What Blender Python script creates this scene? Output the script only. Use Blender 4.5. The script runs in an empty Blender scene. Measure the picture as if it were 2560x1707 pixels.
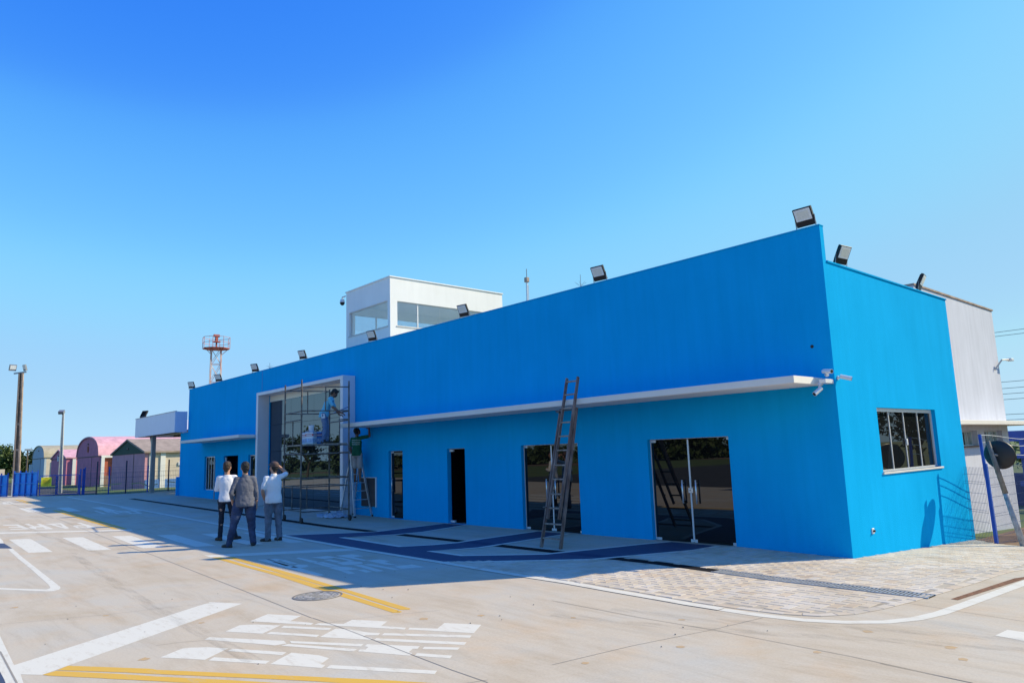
import bpy, bmesh, math, random
from mathutils import Vector, Matrix, Euler, noise
from mathutils.geometry import tessellate_polygon
R = math.radians
SC = bpy.context.scene
COL = SC.collection
random.seed(7)

# ------------------------------------------------------------------ camera
cam = bpy.data.objects.new('camera', bpy.data.cameras.new('camera'))
COL.objects.link(cam)
cam.matrix_world = Matrix(((0.661889,0.136247,0.737116,5.376954),(0.748851,-0.076197,-0.658343,-11.930000),(-0.033531,0.987740,-0.152462,1.800000),(0.000000,0.000000,0.000000,1.000000)))
cam.data.sensor_width = 36.0
cam.data.lens = 25.4472
cam.data.clip_start = 0.1
cam.data.clip_end = 3000
SC.camera = cam

# ------------------------------------------------------------------ sky, sun, exposure
SUN = Vector((3.91, 6.44, 5.47)).normalized()
SUN_EL = math.asin(SUN.z)
SUN_AZ = math.atan2(SUN.x, SUN.y)
w = bpy.data.worlds.new("World")
SC.world = w
w.use_nodes = True
nt = w.node_tree
for n in list(nt.nodes): nt.nodes.remove(n)
sky = nt.nodes.new('ShaderNodeTexSky')
sky.sky_type = 'NISHITA'
sky.sun_disc = False
sky.sun_elevation = SUN_EL
sky.sun_rotation = SUN_AZ
sky.altitude = 600
sky.air_density = 1.0
sky.dust_density = 0.35
sky.ozone_density = 1.6
def skymul(k):
    v = nt.nodes.new('ShaderNodeVectorMath'); v.operation = 'SCALE'; v.inputs['Scale'].default_value = k; return v
sc1, sc2 = skymul(.15), skymul(1/.15)
cv = nt.nodes.new('ShaderNodeRGBCurve')            # deep saturated blue of the photographed sky
SKY_CURVES = ([(0,0),(.1,.014),(.152,.034),(.176,.062),(.235,.11),(.31,.17),(.62,.26),(1,.32)], [(0,0),(.255,.185),(.295,.265),(.373,.345),(.47,.42),(.70,.43),(.84,.445),(1,.49)], [(0,0),(.3,.50),(.4,.60),(.6,.66),(.8,.65),(1,.61)])
for cu, pts in zip(cv.mapping.curves[:3], SKY_CURVES):
    cu.points[0].location = pts[0]; cu.points[1].location = pts[-1]
    for q_ in pts[1:-1]: cu.points.new(*q_)
cv.mapping.extend = 'HORIZONTAL'; cv.mapping.update()
bg = nt.nodes.new('ShaderNodeBackground')
bg.inputs['Strength'].default_value = 0.15
wo = nt.nodes.new('ShaderNodeOutputWorld')
nt.links.new(sky.outputs[0], sc1.inputs[0]); nt.links.new(sc1.outputs[0], cv.inputs['Color'])
nt.links.new(cv.outputs[0], sc2.inputs[0]); nt.links.new(sc2.outputs[0], bg.inputs['Color'])
nt.links.new(bg.outputs[0], wo.inputs['Surface'])
sl = bpy.data.lights.new('sun', 'SUN')
sl.energy = 3.8
sl.angle = R(0.5)
sl.color = (1.0, 0.885, 0.62)
so = bpy.data.objects.new('sun', sl)
COL.objects.link(so)
so.rotation_euler = SUN.to_track_quat('Z', 'Y').to_euler()
so.location = (20, 30, 40)
SC.view_settings.view_transform = 'Standard'
SC.view_settings.look = 'None'
SC.view_settings.exposure = 0.62
SC.view_settings.gamma = 1.0
SC.cycles.max_bounces = 8
SC.cycles.transparent_max_bounces = 16

# ------------------------------------------------------------------ materials
def lin(c): return tuple((x/12.92 if x <= .04045 else ((x+.055)/1.055)**2.4) for x in c)
def S8(r, g, b): return lin((r/255, g/255, b/255))
def mat(name, col, rough=.7, metal=0.0, var=0.0, vscale=3.0, bump=0.0, bscale=60.0, spec=.4, col2=None, stretch=(1,1,1), detail=4):
    m = bpy.data.materials.new(name); m.use_nodes = True
    t = m.node_tree; b = t.nodes['Principled BSDF']
    b.inputs['Base Color'].default_value = (*col, 1)
    b.inputs['Roughness'].default_value = rough
    b.inputs['Metallic'].default_value = metal
    b.inputs['Specular IOR Level'].default_value = spec
    if var or bump:
        geo = t.nodes.new('ShaderNodeNewGeometry')
        mp = t.nodes.new('ShaderNodeMapping'); mp.inputs['Scale'].default_value = stretch
        t.links.new(geo.outputs['Position'], mp.inputs['Vector'])
    if var:
        n1 = t.nodes.new('ShaderNodeTexNoise'); n1.inputs['Scale'].default_value = vscale; n1.inputs['Detail'].default_value = detail
        n1.inputs['Roughness'].default_value = .65
        t.links.new(mp.outputs[0], n1.inputs['Vector'])
        rp = t.nodes.new('ShaderNodeValToRGB')
        c2 = col2 if col2 else tuple(min(1, x*(1+var)) for x in col)
        c1 = col if col2 else tuple(x*(1-var) for x in col)
        rp.color_ramp.elements[0].position = .34; rp.color_ramp.elements[1].position = .66
        rp.color_ramp.elements[0].color = (*c1, 1); rp.color_ramp.elements[1].color = (*c2, 1)
        t.links.new(n1.outputs['Fac'], rp.inputs['Fac'])
        t.links.new(rp.outputs['Color'], b.inputs['Base Color'])
    if bump:
        n2 = t.nodes.new('ShaderNodeTexNoise'); n2.inputs['Scale'].default_value = bscale; n2.inputs['Detail'].default_value = 3
        t.links.new(geo.outputs['Position'], n2.inputs['Vector'])
        bp = t.nodes.new('ShaderNodeBump'); bp.inputs['Strength'].default_value = bump; bp.inputs['Distance'].default_value = .02
        t.links.new(n2.outputs['Fac'], bp.inputs['Height'])
        t.links.new(bp.outputs[0], b.inputs['Normal'])
    return m

def mirror_glass(name, col, fac, tint):
    """dark tinted glazing: a fixed share of mirror reflection over a near-black body"""
    m = bpy.data.materials.new(name); m.use_nodes = True
    t = m.node_tree
    for n in list(t.nodes): t.nodes.remove(n)
    d = t.nodes.new('ShaderNodeBsdfDiffuse'); d.inputs['Color'].default_value = (*col, 1)
    gl = t.nodes.new('ShaderNodeBsdfGlossy'); gl.inputs['Roughness'].default_value = .004; gl.inputs['Color'].default_value = (*tint, 1)
    mx = t.nodes.new('ShaderNodeMixShader'); mx.inputs['Fac'].default_value = fac
    o = t.nodes.new('ShaderNodeOutputMaterial')
    t.links.new(d.outputs[0], mx.inputs[1]); t.links.new(gl.outputs[0], mx.inputs[2]); t.links.new(mx.outputs[0], o.inputs['Surface'])
    return m
def clear_glass(name, tint, fac):
    m = bpy.data.materials.new(name); m.use_nodes = True
    t = m.node_tree
    for n in list(t.nodes): t.nodes.remove(n)
    d = t.nodes.new('ShaderNodeBsdfTransparent'); d.inputs['Color'].default_value = (*tint, 1)
    gl = t.nodes.new('ShaderNodeBsdfGlossy'); gl.inputs['Roughness'].default_value = .01
    mx = t.nodes.new('ShaderNodeMixShader'); mx.inputs['Fac'].default_value = fac
    o = t.nodes.new('ShaderNodeOutputMaterial')
    t.links.new(d.outputs[0], mx.inputs[1]); t.links.new(gl.outputs[0], mx.inputs[2]); t.links.new(mx.outputs[0], o.inputs['Surface'])
    return m

def concrete_mat():
    m = bpy.data.materials.new('road_concrete'); m.use_nodes = True
    t = m.node_tree; b = t.nodes['Principled BSDF']; L = t.links.new
    b.inputs['Roughness'].default_value = .8; b.inputs['Specular IOR Level'].default_value = .25
    geo = t.nodes.new('ShaderNodeNewGeometry')
    def nz(scale, st, det=5, rough=.6, dist=0):
        mp = t.nodes.new('ShaderNodeMapping'); mp.inputs['Scale'].default_value = st
        L(geo.outputs['Position'], mp.inputs['Vector'])
        n = t.nodes.new('ShaderNodeTexNoise'); n.inputs['Scale'].default_value = scale; n.inputs['Detail'].default_value = det; n.inputs['Roughness'].default_value = rough
        n.inputs['Distortion'].default_value = dist
        L(mp.outputs[0], n.inputs['Vector']); return n.outputs['Fac']
    def ramp(f, stops):
        r = t.nodes.new('ShaderNodeValToRGB')
        while len(r.color_ramp.elements) < len(stops): r.color_ramp.elements.new(.5)
        for e, (p, c) in zip(r.color_ramp.elements, stops): e.position = p; e.color = (*c, 1)
        L(f, r.inputs['Fac']); return r.outputs['Color']
    def mixc(f, a, bb, mode='MIX'):
        x = t.nodes.new('ShaderNodeMix'); x.data_type = 'RGBA'; x.blend_type = mode
        if isinstance(f, float): x.inputs[0].default_value = f
        else: L(f, x.inputs[0])
        L(a, x.inputs[6]); L(bb, x.inputs[7]); return x.outputs[2]
    base = ramp(nz(.55, (1, 1.2, 1), 6, .62, .8), [(.28, (.50, .405, .285)), (.5, (.55, .47, .36)), (.72, (.51, .475, .405))])
    streak = ramp(nz(1.6, (.35, 2.2, 1), 6, .7, .4), [(.30, (.88, .86, .83)), (.52, (1, 1, 1)), (.75, (1.03, 1.03, 1.02))])
    c = mixc(1.0, base, streak, 'MULTIPLY')
    warm = ramp(nz(.9, (1, 1, 1), 4, .6), [(.52, (1, 1, 1)), (.72, (1.04, .95, .86))])
    c = mixc(1.0, c, warm, 'MULTIPLY')
    fine = ramp(nz(45, (1, 1, 1), 3, .7), [(.3, (.93, .92, .91)), (.6, (1.03, 1.03, 1.03))])
    c = mixc(1.0, c, fine, 'MULTIPLY')
    tyre = ramp(nz(1.1, (.12, 3.2, 1), 4, .75, .6), [(.60, (1, 1, 1)), (.76, (.86, .86, .86))])
    c = mixc(.8, c, tyre, 'MULTIPLY')
    L(c, b.inputs['Base Color'])
    bp = t.nodes.new('ShaderNodeBump'); bp.inputs['Strength'].default_value = .12; bp.inputs['Distance'].default_value = .01
    L(nz(90, (1, 1, 1), 4), bp.inputs['Height']); L(bp.outputs[0], b.inputs['Normal'])
    return m

def worn_paint(name, col, wear, wearcol, scale=7):
    m = bpy.data.materials.new(name); m.use_nodes = True
    t = m.node_tree; b = t.nodes['Principled BSDF']; L = t.links.new
    b.inputs['Roughness'].default_value = .7; b.inputs['Specular IOR Level'].default_value = .3
    geo = t.nodes.new('ShaderNodeNewGeometry')
    n = t.nodes.new('ShaderNodeTexNoise'); n.inputs['Scale'].default_value = scale; n.inputs['Detail'].default_value = 8; n.inputs['Roughness'].default_value = .72
    mp = t.nodes.new('ShaderNodeMapping'); mp.inputs['Scale'].default_value = (.5, 1.6, 1)
    L(geo.outputs['Position'], mp.inputs['Vector']); L(mp.outputs[0], n.inputs['Vector'])
    r = t.nodes.new('ShaderNodeValToRGB')
    r.color_ramp.elements[0].position = .28; r.color_ramp.elements[1].position = .28 + wear
    r.color_ramp.elements[0].color = (*wearcol, 1); r.color_ramp.elements[1].color = (*col, 1)
    L(n.outputs['Fac'], r.inputs['Fac']); L(r.outputs['Color'], b.inputs['Base Color'])
    return m

def paver_mat():
    m = bpy.data.materials.new('paver_block'); m.use_nodes = True
    t = m.node_tree; b = t.nodes['Principled BSDF']; L = t.links.new
    b.inputs['Roughness'].default_value = .85; b.inputs['Specular IOR Level'].default_value = .2
    geo = t.nodes.new('ShaderNodeNewGeometry')
    r = t.nodes.new('ShaderNodeValToRGB')
    st = [(0,(.55,.45,.34)),(.3,(.60,.52,.41)),(.55,(.57,.515,.44)),(.8,(.63,.55,.45)),(1,(.585,.54,.475))]
    while len(r.color_ramp.elements) < len(st): r.color_ramp.elements.new(.5)
    for e, (p, c) in zip(r.color_ramp.elements, st): e.position = p; e.color = (*c, 1)
    L(geo.outputs['Random Per Island'], r.inputs['Fac'])
    n = t.nodes.new('ShaderNodeTexNoise'); n.inputs['Scale'].default_value = 1.3; n.inputs['Detail'].default_value = 7
    L(geo.outputs['Position'], n.inputs['Vector'])
    r2 = t.nodes.new('ShaderNodeValToRGB'); r2.color_ramp.elements[0].position = .3; r2.color_ramp.elements[1].position = .7
    r2.color_ramp.elements[0].color = (.84,.80,.75,1); r2.color_ramp.elements[1].color = (1.12,1.1,1.08,1)
    L(n.outputs['Fac'], r2.inputs['Fac'])
    x = t.nodes.new('ShaderNodeMix'); x.data_type = 'RGBA'; x.blend_type = 'MULTIPLY'; x.inputs[0].default_value = 1
    L(r.outputs['Color'], x.inputs[6]); L(r2.outputs['Color'], x.inputs[7]); L(x.outputs[2], b.inputs['Base Color'])
    n2 = t.nodes.new('ShaderNodeTexNoise'); n2.inputs['Scale'].default_value = 70; L(geo.outputs['Position'], n2.inputs['Vector'])
    bp = t.nodes.new('ShaderNodeBump'); bp.inputs['Strength'].default_value = .2; bp.inputs['Distance'].default_value = .006
    L(n2.outputs['Fac'], bp.inputs['Height']); L(bp.outputs[0], b.inputs['Normal'])
    return m
def stucco(name, col, streak=.06, bump=.35):
    m = bpy.data.materials.new(name); m.use_nodes = True
    t = m.node_tree; b = t.nodes['Principled BSDF']; L = t.links.new
    b.inputs['Roughness'].default_value = .9; b.inputs['Specular IOR Level'].default_value = .015
    geo = t.nodes.new('ShaderNodeNewGeometry')
    mp = t.nodes.new('ShaderNodeMapping'); mp.inputs['Scale'].default_value = (3.2, 3.2, .28)
    L(geo.outputs['Position'], mp.inputs['Vector'])
    n = t.nodes.new('ShaderNodeTexNoise'); n.inputs['Scale'].default_value = 1.5; n.inputs['Detail'].default_value = 6; n.inputs['Roughness'].default_value = .65
    L(mp.outputs[0], n.inputs['Vector'])
    n3 = t.nodes.new('ShaderNodeTexNoise'); n3.inputs['Scale'].default_value = .7; n3.inputs['Detail'].default_value = 5
    L(geo.outputs['Position'], n3.inputs['Vector'])
    ad = t.nodes.new('ShaderNodeMath'); ad.operation = 'ADD'; L(n.outputs['Fac'], ad.inputs[0]); L(n3.outputs['Fac'], ad.inputs[1])
    hf = t.nodes.new('ShaderNodeMath'); hf.operation = 'MULTIPLY'; hf.inputs[1].default_value = .5; L(ad.outputs[0], hf.inputs[0])
    r = t.nodes.new('ShaderNodeValToRGB'); r.color_ramp.elements[0].position = .35; r.color_ramp.elements[1].position = .65
    r.color_ramp.elements[0].color = (*[x*(1-streak) for x in col], 1); r.color_ramp.elements[1].color = (*[min(1, x*(1+streak)+streak*.04) for x in col], 1)
    L(hf.outputs[0], r.inputs['Fac']); L(r.outputs['Color'], b.inputs['Base Color'])
    n2 = t.nodes.new('ShaderNodeTexNoise'); n2.inputs['Scale'].default_value = 55; n2.inputs['Detail'].default_value = 3
    L(geo.outputs['Position'], n2.inputs['Vector'])
    bp = t.nodes.new('ShaderNodeBump'); bp.inputs['Strength'].default_value = bump; bp.inputs['Distance'].default_value = .012
    L(n2.outputs['Fac'], bp.inputs['Height']); L(bp.outputs[0], b.inputs['Normal'])
    return m

MT = dict(
 concrete=concrete_mat(), cobble=mat('joint_sand', (.30,.25,.19), .95, var=.4, vscale=1.5, col2=(.56,.48,.37), detail=8), paver=paver_mat(),
 white_paint=worn_paint('white_road_paint', (.70, .655, .55), .20, (.57, .50, .39)),
 yellow_paint=worn_paint('yellow_road_paint', (.68, .40, .06), .16, (.58, .40, .17)),
 blue_paint=worn_paint('blue_road_paint', (.055, .072, .125), .16, (.10, .12, .155)),
 orange_spot=worn_paint('orange_stain', (.55, .36, .17), .3, (.42, .34, .25), 20),
 joint=mat('joint_sealant', (.30, .27, .23), .9),
 drain=mat('drain_shade_black', (.012, .011, .012), .8, 0, spec=.1), shadedgrate=mat('shaded_grate', (.02, .018, .018), .7, 0, spec=.15), grate=mat('grate_steel', (.36, .37, .39), .5, .2, var=.2, vscale=12),  # drain black has the shade in it; second grate tone is a shaded copy
 soil=mat('rusty_slot', (.20, .09, .045), .9, var=.4, vscale=14, bump=.5),
 iron=mat('manhole_iron', (.40, .37, .33), .7, .1, var=.35, vscale=18, bump=.6, bscale=40),
 blue=stucco('blue_render', (.003, .37, .75)), bluetrim=stucco('blue_coping', (.003, .34, .68), .03, .2),
 white=stucco('white_render', (.86, .85, .84), .04, .3), offwhite=stucco('old_white_render', (.60, .615, .70), .10, .35),
 canopywhite=stucco('canopy_white', (.78, .74, .68), .03, .4),
 portal=mat('portal_panel', (.66, .67, .72), .35, .05, var=.02), fascia=mat('fascia_panel', (.64, .67, .82), .35, .05, var=.02),
 header=mat('header_cream', (.78, .73, .62), .5),
 glass=mirror_glass('tinted_mirror_glass', (.008, .009, .013), .20, (.76, .88, 1.0)),
 doorglass=mirror_glass('dark_door_glass', (.005, .005, .006), .08, (1, .97, .93)),
 sideglass=mirror_glass('side_window_glass', (.008, .009, .010), .12, (1, 1, 1)),
 towerglass=clear_glass('clear_glass', (.93, .96, 1.0), .20),
 alu=mat('white_aluminium', (.72, .72, .73), .35, .2), chrome=mat('steel_fitting', (.72, .73, .76), .25, .6),
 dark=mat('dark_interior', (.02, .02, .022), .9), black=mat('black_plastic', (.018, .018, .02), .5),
 lens=mat('lamp_lens', (.78, .80, .80), .2, 0, var=.1, vscale=30), lightbody=mat('lamp_body', (.022, .022, .025), .45, .3),
 grey=mat('grey_metal', (.30, .31, .33), .5, .5), roof=mat('roof_slab', (.30, .30, .30), .9),
 sill=mat('stone_sill', (.60, .58, .56), .6, var=.08), louver=mat('dark_louver', (.035, .035, .05), .5),
 steel=mat('scaffold_steel', (.055, .045, .042), .6, .2, var=.5, vscale=6, col2=(.20, .175, .155)),
 rubber=mat('rubber', (.03, .028, .027), .8), plank=mat('plank_wood', (.30, .25, .20), .8, var=.3, vscale=6),
 rungwood=mat('worn_rung_wood', (.30, .235, .19), .85, var=.35, vscale=14), wood=mat('weathered_wood', (.13, .075, .055), .85, var=.5, vscale=7, col2=(.30, .21, .17), bump=.4, stretch=(1, 1, .25)),
 ladderalu=mat('ladder_aluminium', (.60, .62, .66), .4, .7), plastic=mat('plastic_sheet', (.42, .47, .55), .35, var=.15, vscale=6, spec=.6),
 bluepost=mat('blue_enamel', (.015, .075, .40), .4, var=.12, vscale=4), mesh=mat('mesh_wire', (.07, .10, .22), .5, .2),
 bluesheet=mat('blue_sheet', (.02, .27, .80), .45, var=.12, vscale=2), fencedark=mat('dark_fence_post', (.03, .035, .08), .6),
 sign=mat('yellow_sign', (.72, .68, .03), .5), ink=mat('sign_ink', (.28, .22, .02), .7),
 pole=mat('weathered_pole', (.33, .25, .20), .9, var=.35, vscale=2, bump=.4, bscale=20), polewhite=mat('whitewash', (.72, .68, .64), .9, var=.1, vscale=4),
 poledark=mat('pole_recess', (.13, .105, .085), .9, var=.3, vscale=3), polecon=mat('pale_concrete_pole', (.52, .50, .47), .9, var=.15, vscale=2),
 redpaint=mat('red_lead_paint', (.36, .085, .065), .6, var=.3, vscale=6), galv=mat('red_white_lattice', (.55, .26, .23), .6, .1, var=.5, vscale=1.2, col2=(.62, .60, .60), detail=1),
 pinkpale=mat('pale_pink_wall', (.60, .30, .34), .85, var=.1, vscale=1.2), pink=mat('pink_wall', (.56, .19, .27), .85, var=.12, vscale=1.2), pinkroof=mat('pink_sheet_roof', (.68, .37, .42), .75, var=.18, vscale=1.5),
 palewall=mat('pale_blue_wall', (.42, .48, .53), .9, var=.08), cream=mat('cream_wall', (.60, .51, .41), .9, var=.08, vscale=1.5),
 paleroof=mat('ochre_sheet_roof', (.40, .35, .25), .8, var=.14, vscale=1.2), fibro=mat('fibrocement_roof', (.34, .265, .22), .9, var=.2, vscale=2),
 greenboard=mat('green_board', (.035, .075, .05), .8), redbrick=mat('red_panel', (.36, .10, .06), .85, var=.1), whitecol=mat('white_column', (.74, .72, .68), .85),
 bluedado=mat('blue_dado', (.10, .22, .48), .8), brown=mat('brown_wall', (.24, .15, .11), .9),
 bark=mat('bark', (.09, .065, .045), .9, var=.3, vscale=5), 
 grass=mat('grass', (.06, .11, .02), .95, var=.5, vscale=.35, col2=(.14, .16, .045), detail=8), earth=mat('bare_earth', (.20, .12, .07), .95, var=.3, vscale=.6),
 asphalt=mat('asphalt', (.055, .052, .05), .9, var=.25, vscale=.8),
 mirrorback=mat('mirror_back', (.025, .025, .028), .5), oldwood=mat('old_post_wood', (.16, .13, .11), .9, var=.45, vscale=8, bump=.5, bscale=30, col2=(.26, .23, .20)),
 mirrorface=mirror_glass('mirror_face', (.02, .02, .02), .9, (1, 1, 1)),
 skin=mat('skin', (.46, .25, .17), .55, var=.06, vscale=20), skindark=mat('tanned_skin', (.20, .10, .065), .55, var=.06, vscale=20),
 hairbrown=mat('brown_hair', (.045, .026, .016), .6, var=.5, vscale=60, bump=.6, bscale=90), hairblack=mat('black_hair', (.014, .013, .013), .55, var=.5, vscale=60, bump=.6, bscale=90),
 wshirt=mat('white_jersey', (.74, .73, .76), .85, var=.03, vscale=9), polo=mat('white_pique', (.78, .78, .80), .85, var=.03, vscale=9),
 gshirt=mat('grey_cotton', (.115, .12, .150), .85, var=.07, vscale=9), bshirt=mat('light_blue_cotton', (.16, .50, .64), .85, var=.06, vscale=9), grshirt=mat('green_cotton', (.008, .115, .055), .85, var=.1, vscale=9),
 djeans=mat('dark_denim', (.014, .018, .032), .85, var=.25, vscale=7), jeans=mat('blue_denim', (.014, .022, .055), .85, var=.35, vscale=4, col2=(.045, .07, .15)),
 lgjeans=mat('faded_denim', (.13, .16, .22), .85, var=.25, vscale=7), wjeans=mat('work_denim', (.07, .13, .28), .85, var=.45, vscale=9, col2=(.17, .24, .36)),
 shorts=mat('beige_twill', (.36, .34, .34), .85, var=.15, vscale=9), shoe=mat('dark_leather', (.018, .014, .012), .5), shoebrown=mat('brown_suede', (.07, .035, .02), .8),
 cap=mat('brown_cap', (.095, .058, .05), .8, var=.15, vscale=20), mask=mat('face_mask_cloth', (.02, .02, .025), .8), print=mat('shirt_print', (.70, .74, .70), .8),
 belt=mat('belt', (.02, .016, .014), .6),
 bucketw=mat('white_bucket', (.62, .68, .74), .4, var=.05), bucketb=mat('blue_bucket', (.06, .22, .55), .4), labelred=mat('red_label', (.45, .035, .04), .5),
)

def leaf_mat(name, c1, c2):
    m = bpy.data.materials.new(name); m.use_nodes = True
    t = m.node_tree; b = t.nodes['Principled BSDF']; L = t.links.new
    b.inputs['Roughness'].default_value = .6; b.inputs['Specular IOR Level'].default_value = .3
    geo = t.nodes.new('ShaderNodeNewGeometry')
    n = t.nodes.new('ShaderNodeTexNoise'); n.inputs['Scale'].default_value = .9; n.inputs['Detail'].default_value = 5
    L(geo.outputs['Position'], n.inputs['Vector'])
    r = t.nodes.new('ShaderNodeValToRGB'); r.color_ramp.elements[0].position = .35; r.color_ramp.elements[1].position = .65
    r.color_ramp.elements[0].color = (*c1, 1); r.color_ramp.elements[1].color = (*c2, 1)
    L(n.outputs['Fac'], r.inputs['Fac']); L(r.outputs['Color'], b.inputs['Base Color'])
    return m
MT['leaf'] = leaf_mat('leaf_dark', (.025, .05, .016), (.075, .105, .035))
MT['leaf2'] = leaf_mat('leaf_light', (.05, .09, .02), (.13, .17, .06))

# ------------------------------------------------------------------ mesh helpers
OFF = {}
def tag(o, label=None, cat=None, group=None, kind=None):
    if label: o['label'] = label
    if cat: o['category'] = cat
    if group: o['group'] = group
    if kind: o['kind'] = kind
    return o
def thing(name, loc, label, cat, group=None, rz=0.0):
    o = bpy.data.objects.new(name, None); COL.objects.link(o)
    o.location = loc; o.rotation_euler = (0, 0, rz); o.empty_display_size = .2
    OFF[o.name] = (Vector(loc), rz)
    return tag(o, label, cat, group)
class MB:
    def __init__(self): self.v = []; self.f = []; self.sm = False
    def add(self, vs, fs):
        k = len(self.v); self.v += [tuple(p) for p in vs]; self.f += [tuple(i+k for i in f) for f in fs]; return self
    def box(self, x0, x1, y0, y1, z0, z1):
        return self.add([(x0,y0,z0),(x1,y0,z0),(x1,y1,z0),(x0,y1,z0),(x0,y0,z1),(x1,y0,z1),(x1,y1,z1),(x0,y1,z1)],
                        [(0,3,2,1),(4,5,6,7),(0,1,5,4),(1,2,6,5),(2,3,7,6),(3,0,4,7)])
    def obox(self, M, sx, sy, sz):
        vs = [M @ Vector((a*sx/2, b*sy/2, c*sz/2)) for c in (-1,1) for a,b in ((-1,-1),(1,-1),(1,1),(-1,1))]
        return self.add(vs, [(0,3,2,1),(4,5,6,7),(0,1,5,4),(1,2,6,5),(2,3,7,6),(3,0,4,7)])
    def tube(self, a, b, r, n=8, r2=None, caps=True):
        a = Vector(a); b = Vector(b); d = (b-a)
        if d.length < 1e-6: return self
        q = d.to_track_quat('Z', 'Y'); r2 = r if r2 is None else r2
        ring = [Vector((math.cos(2*math.pi*i/n), math.sin(2*math.pi*i/n), 0)) for i in range(n)]
        vs = [a + q @ (p*r) for p in ring] + [b + q @ (p*r2) for p in ring]
        fs = [(i, (i+1) % n, n+(i+1) % n, n+i) for i in range(n)]
        if caps: fs += [tuple(range(n-1, -1, -1)), tuple(range(n, 2*n))]
        return self.add(vs, fs)
    def bar(self, a, b, w, h, up=(0,0,1)):
        a = Vector(a); b = Vector(b); d = (b-a).normalized(); u = Vector(up)
        s = d.cross(u)
        if s.length < 1e-4: s = d.cross(Vector((0,1,0)))
        s.normalize(); u = s.cross(d).normalized()
        vs = [p + s*i*w/2 + u*j*h/2 for p in (a, b) for i, j in ((-1,-1),(1,-1),(1,1),(-1,1))]
        return self.add(vs, [(0,3,2,1),(4,5,6,7),(0,1,5,4),(1,2,6,5),(2,3,7,6),(3,0,4,7)])
    def ball(self, c, rx, ry=None, rz=None, nu=12, nv=8, q=None):
        ry = rx if ry is None else ry; rz = rx if rz is None else rz
        vs = []; c = Vector(c)
        for j in range(1, nv):
            t = math.pi*j/nv
            for i in range(nu):
                p = 2*math.pi*i/nu
                d = Vector((rx*math.sin(t)*math.cos(p), ry*math.sin(t)*math.sin(p), rz*math.cos(t)))
                vs.append(c + (q @ d if q else d))
        top = Vector((0,0,rz)); vs.append(c + (q @ top if q else top)); vs.append(c - (q @ top if q else top))
        fs = [(j*nu+i, (j+1)*nu+i, (j+1)*nu+(i+1) % nu, j*nu+(i+1) % nu) for j in range(nv-2) for i in range(nu)]
        T = len(vs)-2
        fs += [(T, i, (i+1) % nu) for i in range(nu)] + [(T+1, (nv-2)*nu+(i+1) % nu, (nv-2)*nu+i) for i in range(nu)]
        return self.add(vs, fs)
    def prism(self, poly, axis, a, b):
        """poly: 2-D outline; axis 'x','y','z' extruded from a to b"""
        def P(u, v, w): return {'x': (w, u, v), 'y': (u, w, v), 'z': (u, v, w)}[axis]
        n = len(poly)
        vs = [P(u, v, a) for u, v in poly] + [P(u, v, b) for u, v in poly]
        fs = [(i, (i+1) % n, n+(i+1) % n, n+i) for i in range(n)]
        tri = tessellate_polygon([[Vector((u, v, 0)) for u, v in poly]])
        fs += [tuple(t) for t in tri] + [tuple(n+i for i in t) for t in tri]
        return self.add(vs, fs)
    def build(self, name, m, parent=None, bevel=0, smooth=False):
        me = bpy.data.meshes.new(name)
        vs = self.v
        if parent is not None and parent.name in OFF:
            loc, rz = OFF[parent.name]
            if self.__dict__.get('local') is None:
                q = Matrix.Rotation(-rz, 3, 'Z'); vs = [q @ (Vector(p)-loc) for p in vs]
        me.from_pydata([tuple(p) for p in vs], [], self.f)
        bm = bmesh.new(); bm.from_mesh(me)
        bmesh.ops.recalc_face_normals(bm, faces=bm.faces)
        if bevel:
            bmesh.ops.bevel(bm, geom=[e for e in bm.edges if len(e.link_faces) == 2 and e.calc_face_angle(0) > .6], offset=bevel, segments=1, affect='EDGES', clamp_overlap=True)
        bm.to_mesh(me); bm.free()
        if smooth:
            for p in me.polygons: p.use_smooth = True
        me.materials.append(m)
        o = bpy.data.objects.new(name, me); COL.objects.link(o)
        if parent is not None:
            o.parent = parent
            if parent.name in OFF: OFF[o.name] = OFF[parent.name]
        return o
def LMB():
    m = MB(); m.local = True; return m
def kids(o): return [c for c in bpy.data.objects if c.parent is o]
def copy_tree(o, parent=None):
    c = o.copy(); COL.objects.link(c)
    if parent is not None: c.parent = parent
    for ch in kids(o): copy_tree(ch, c)
    return c

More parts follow.
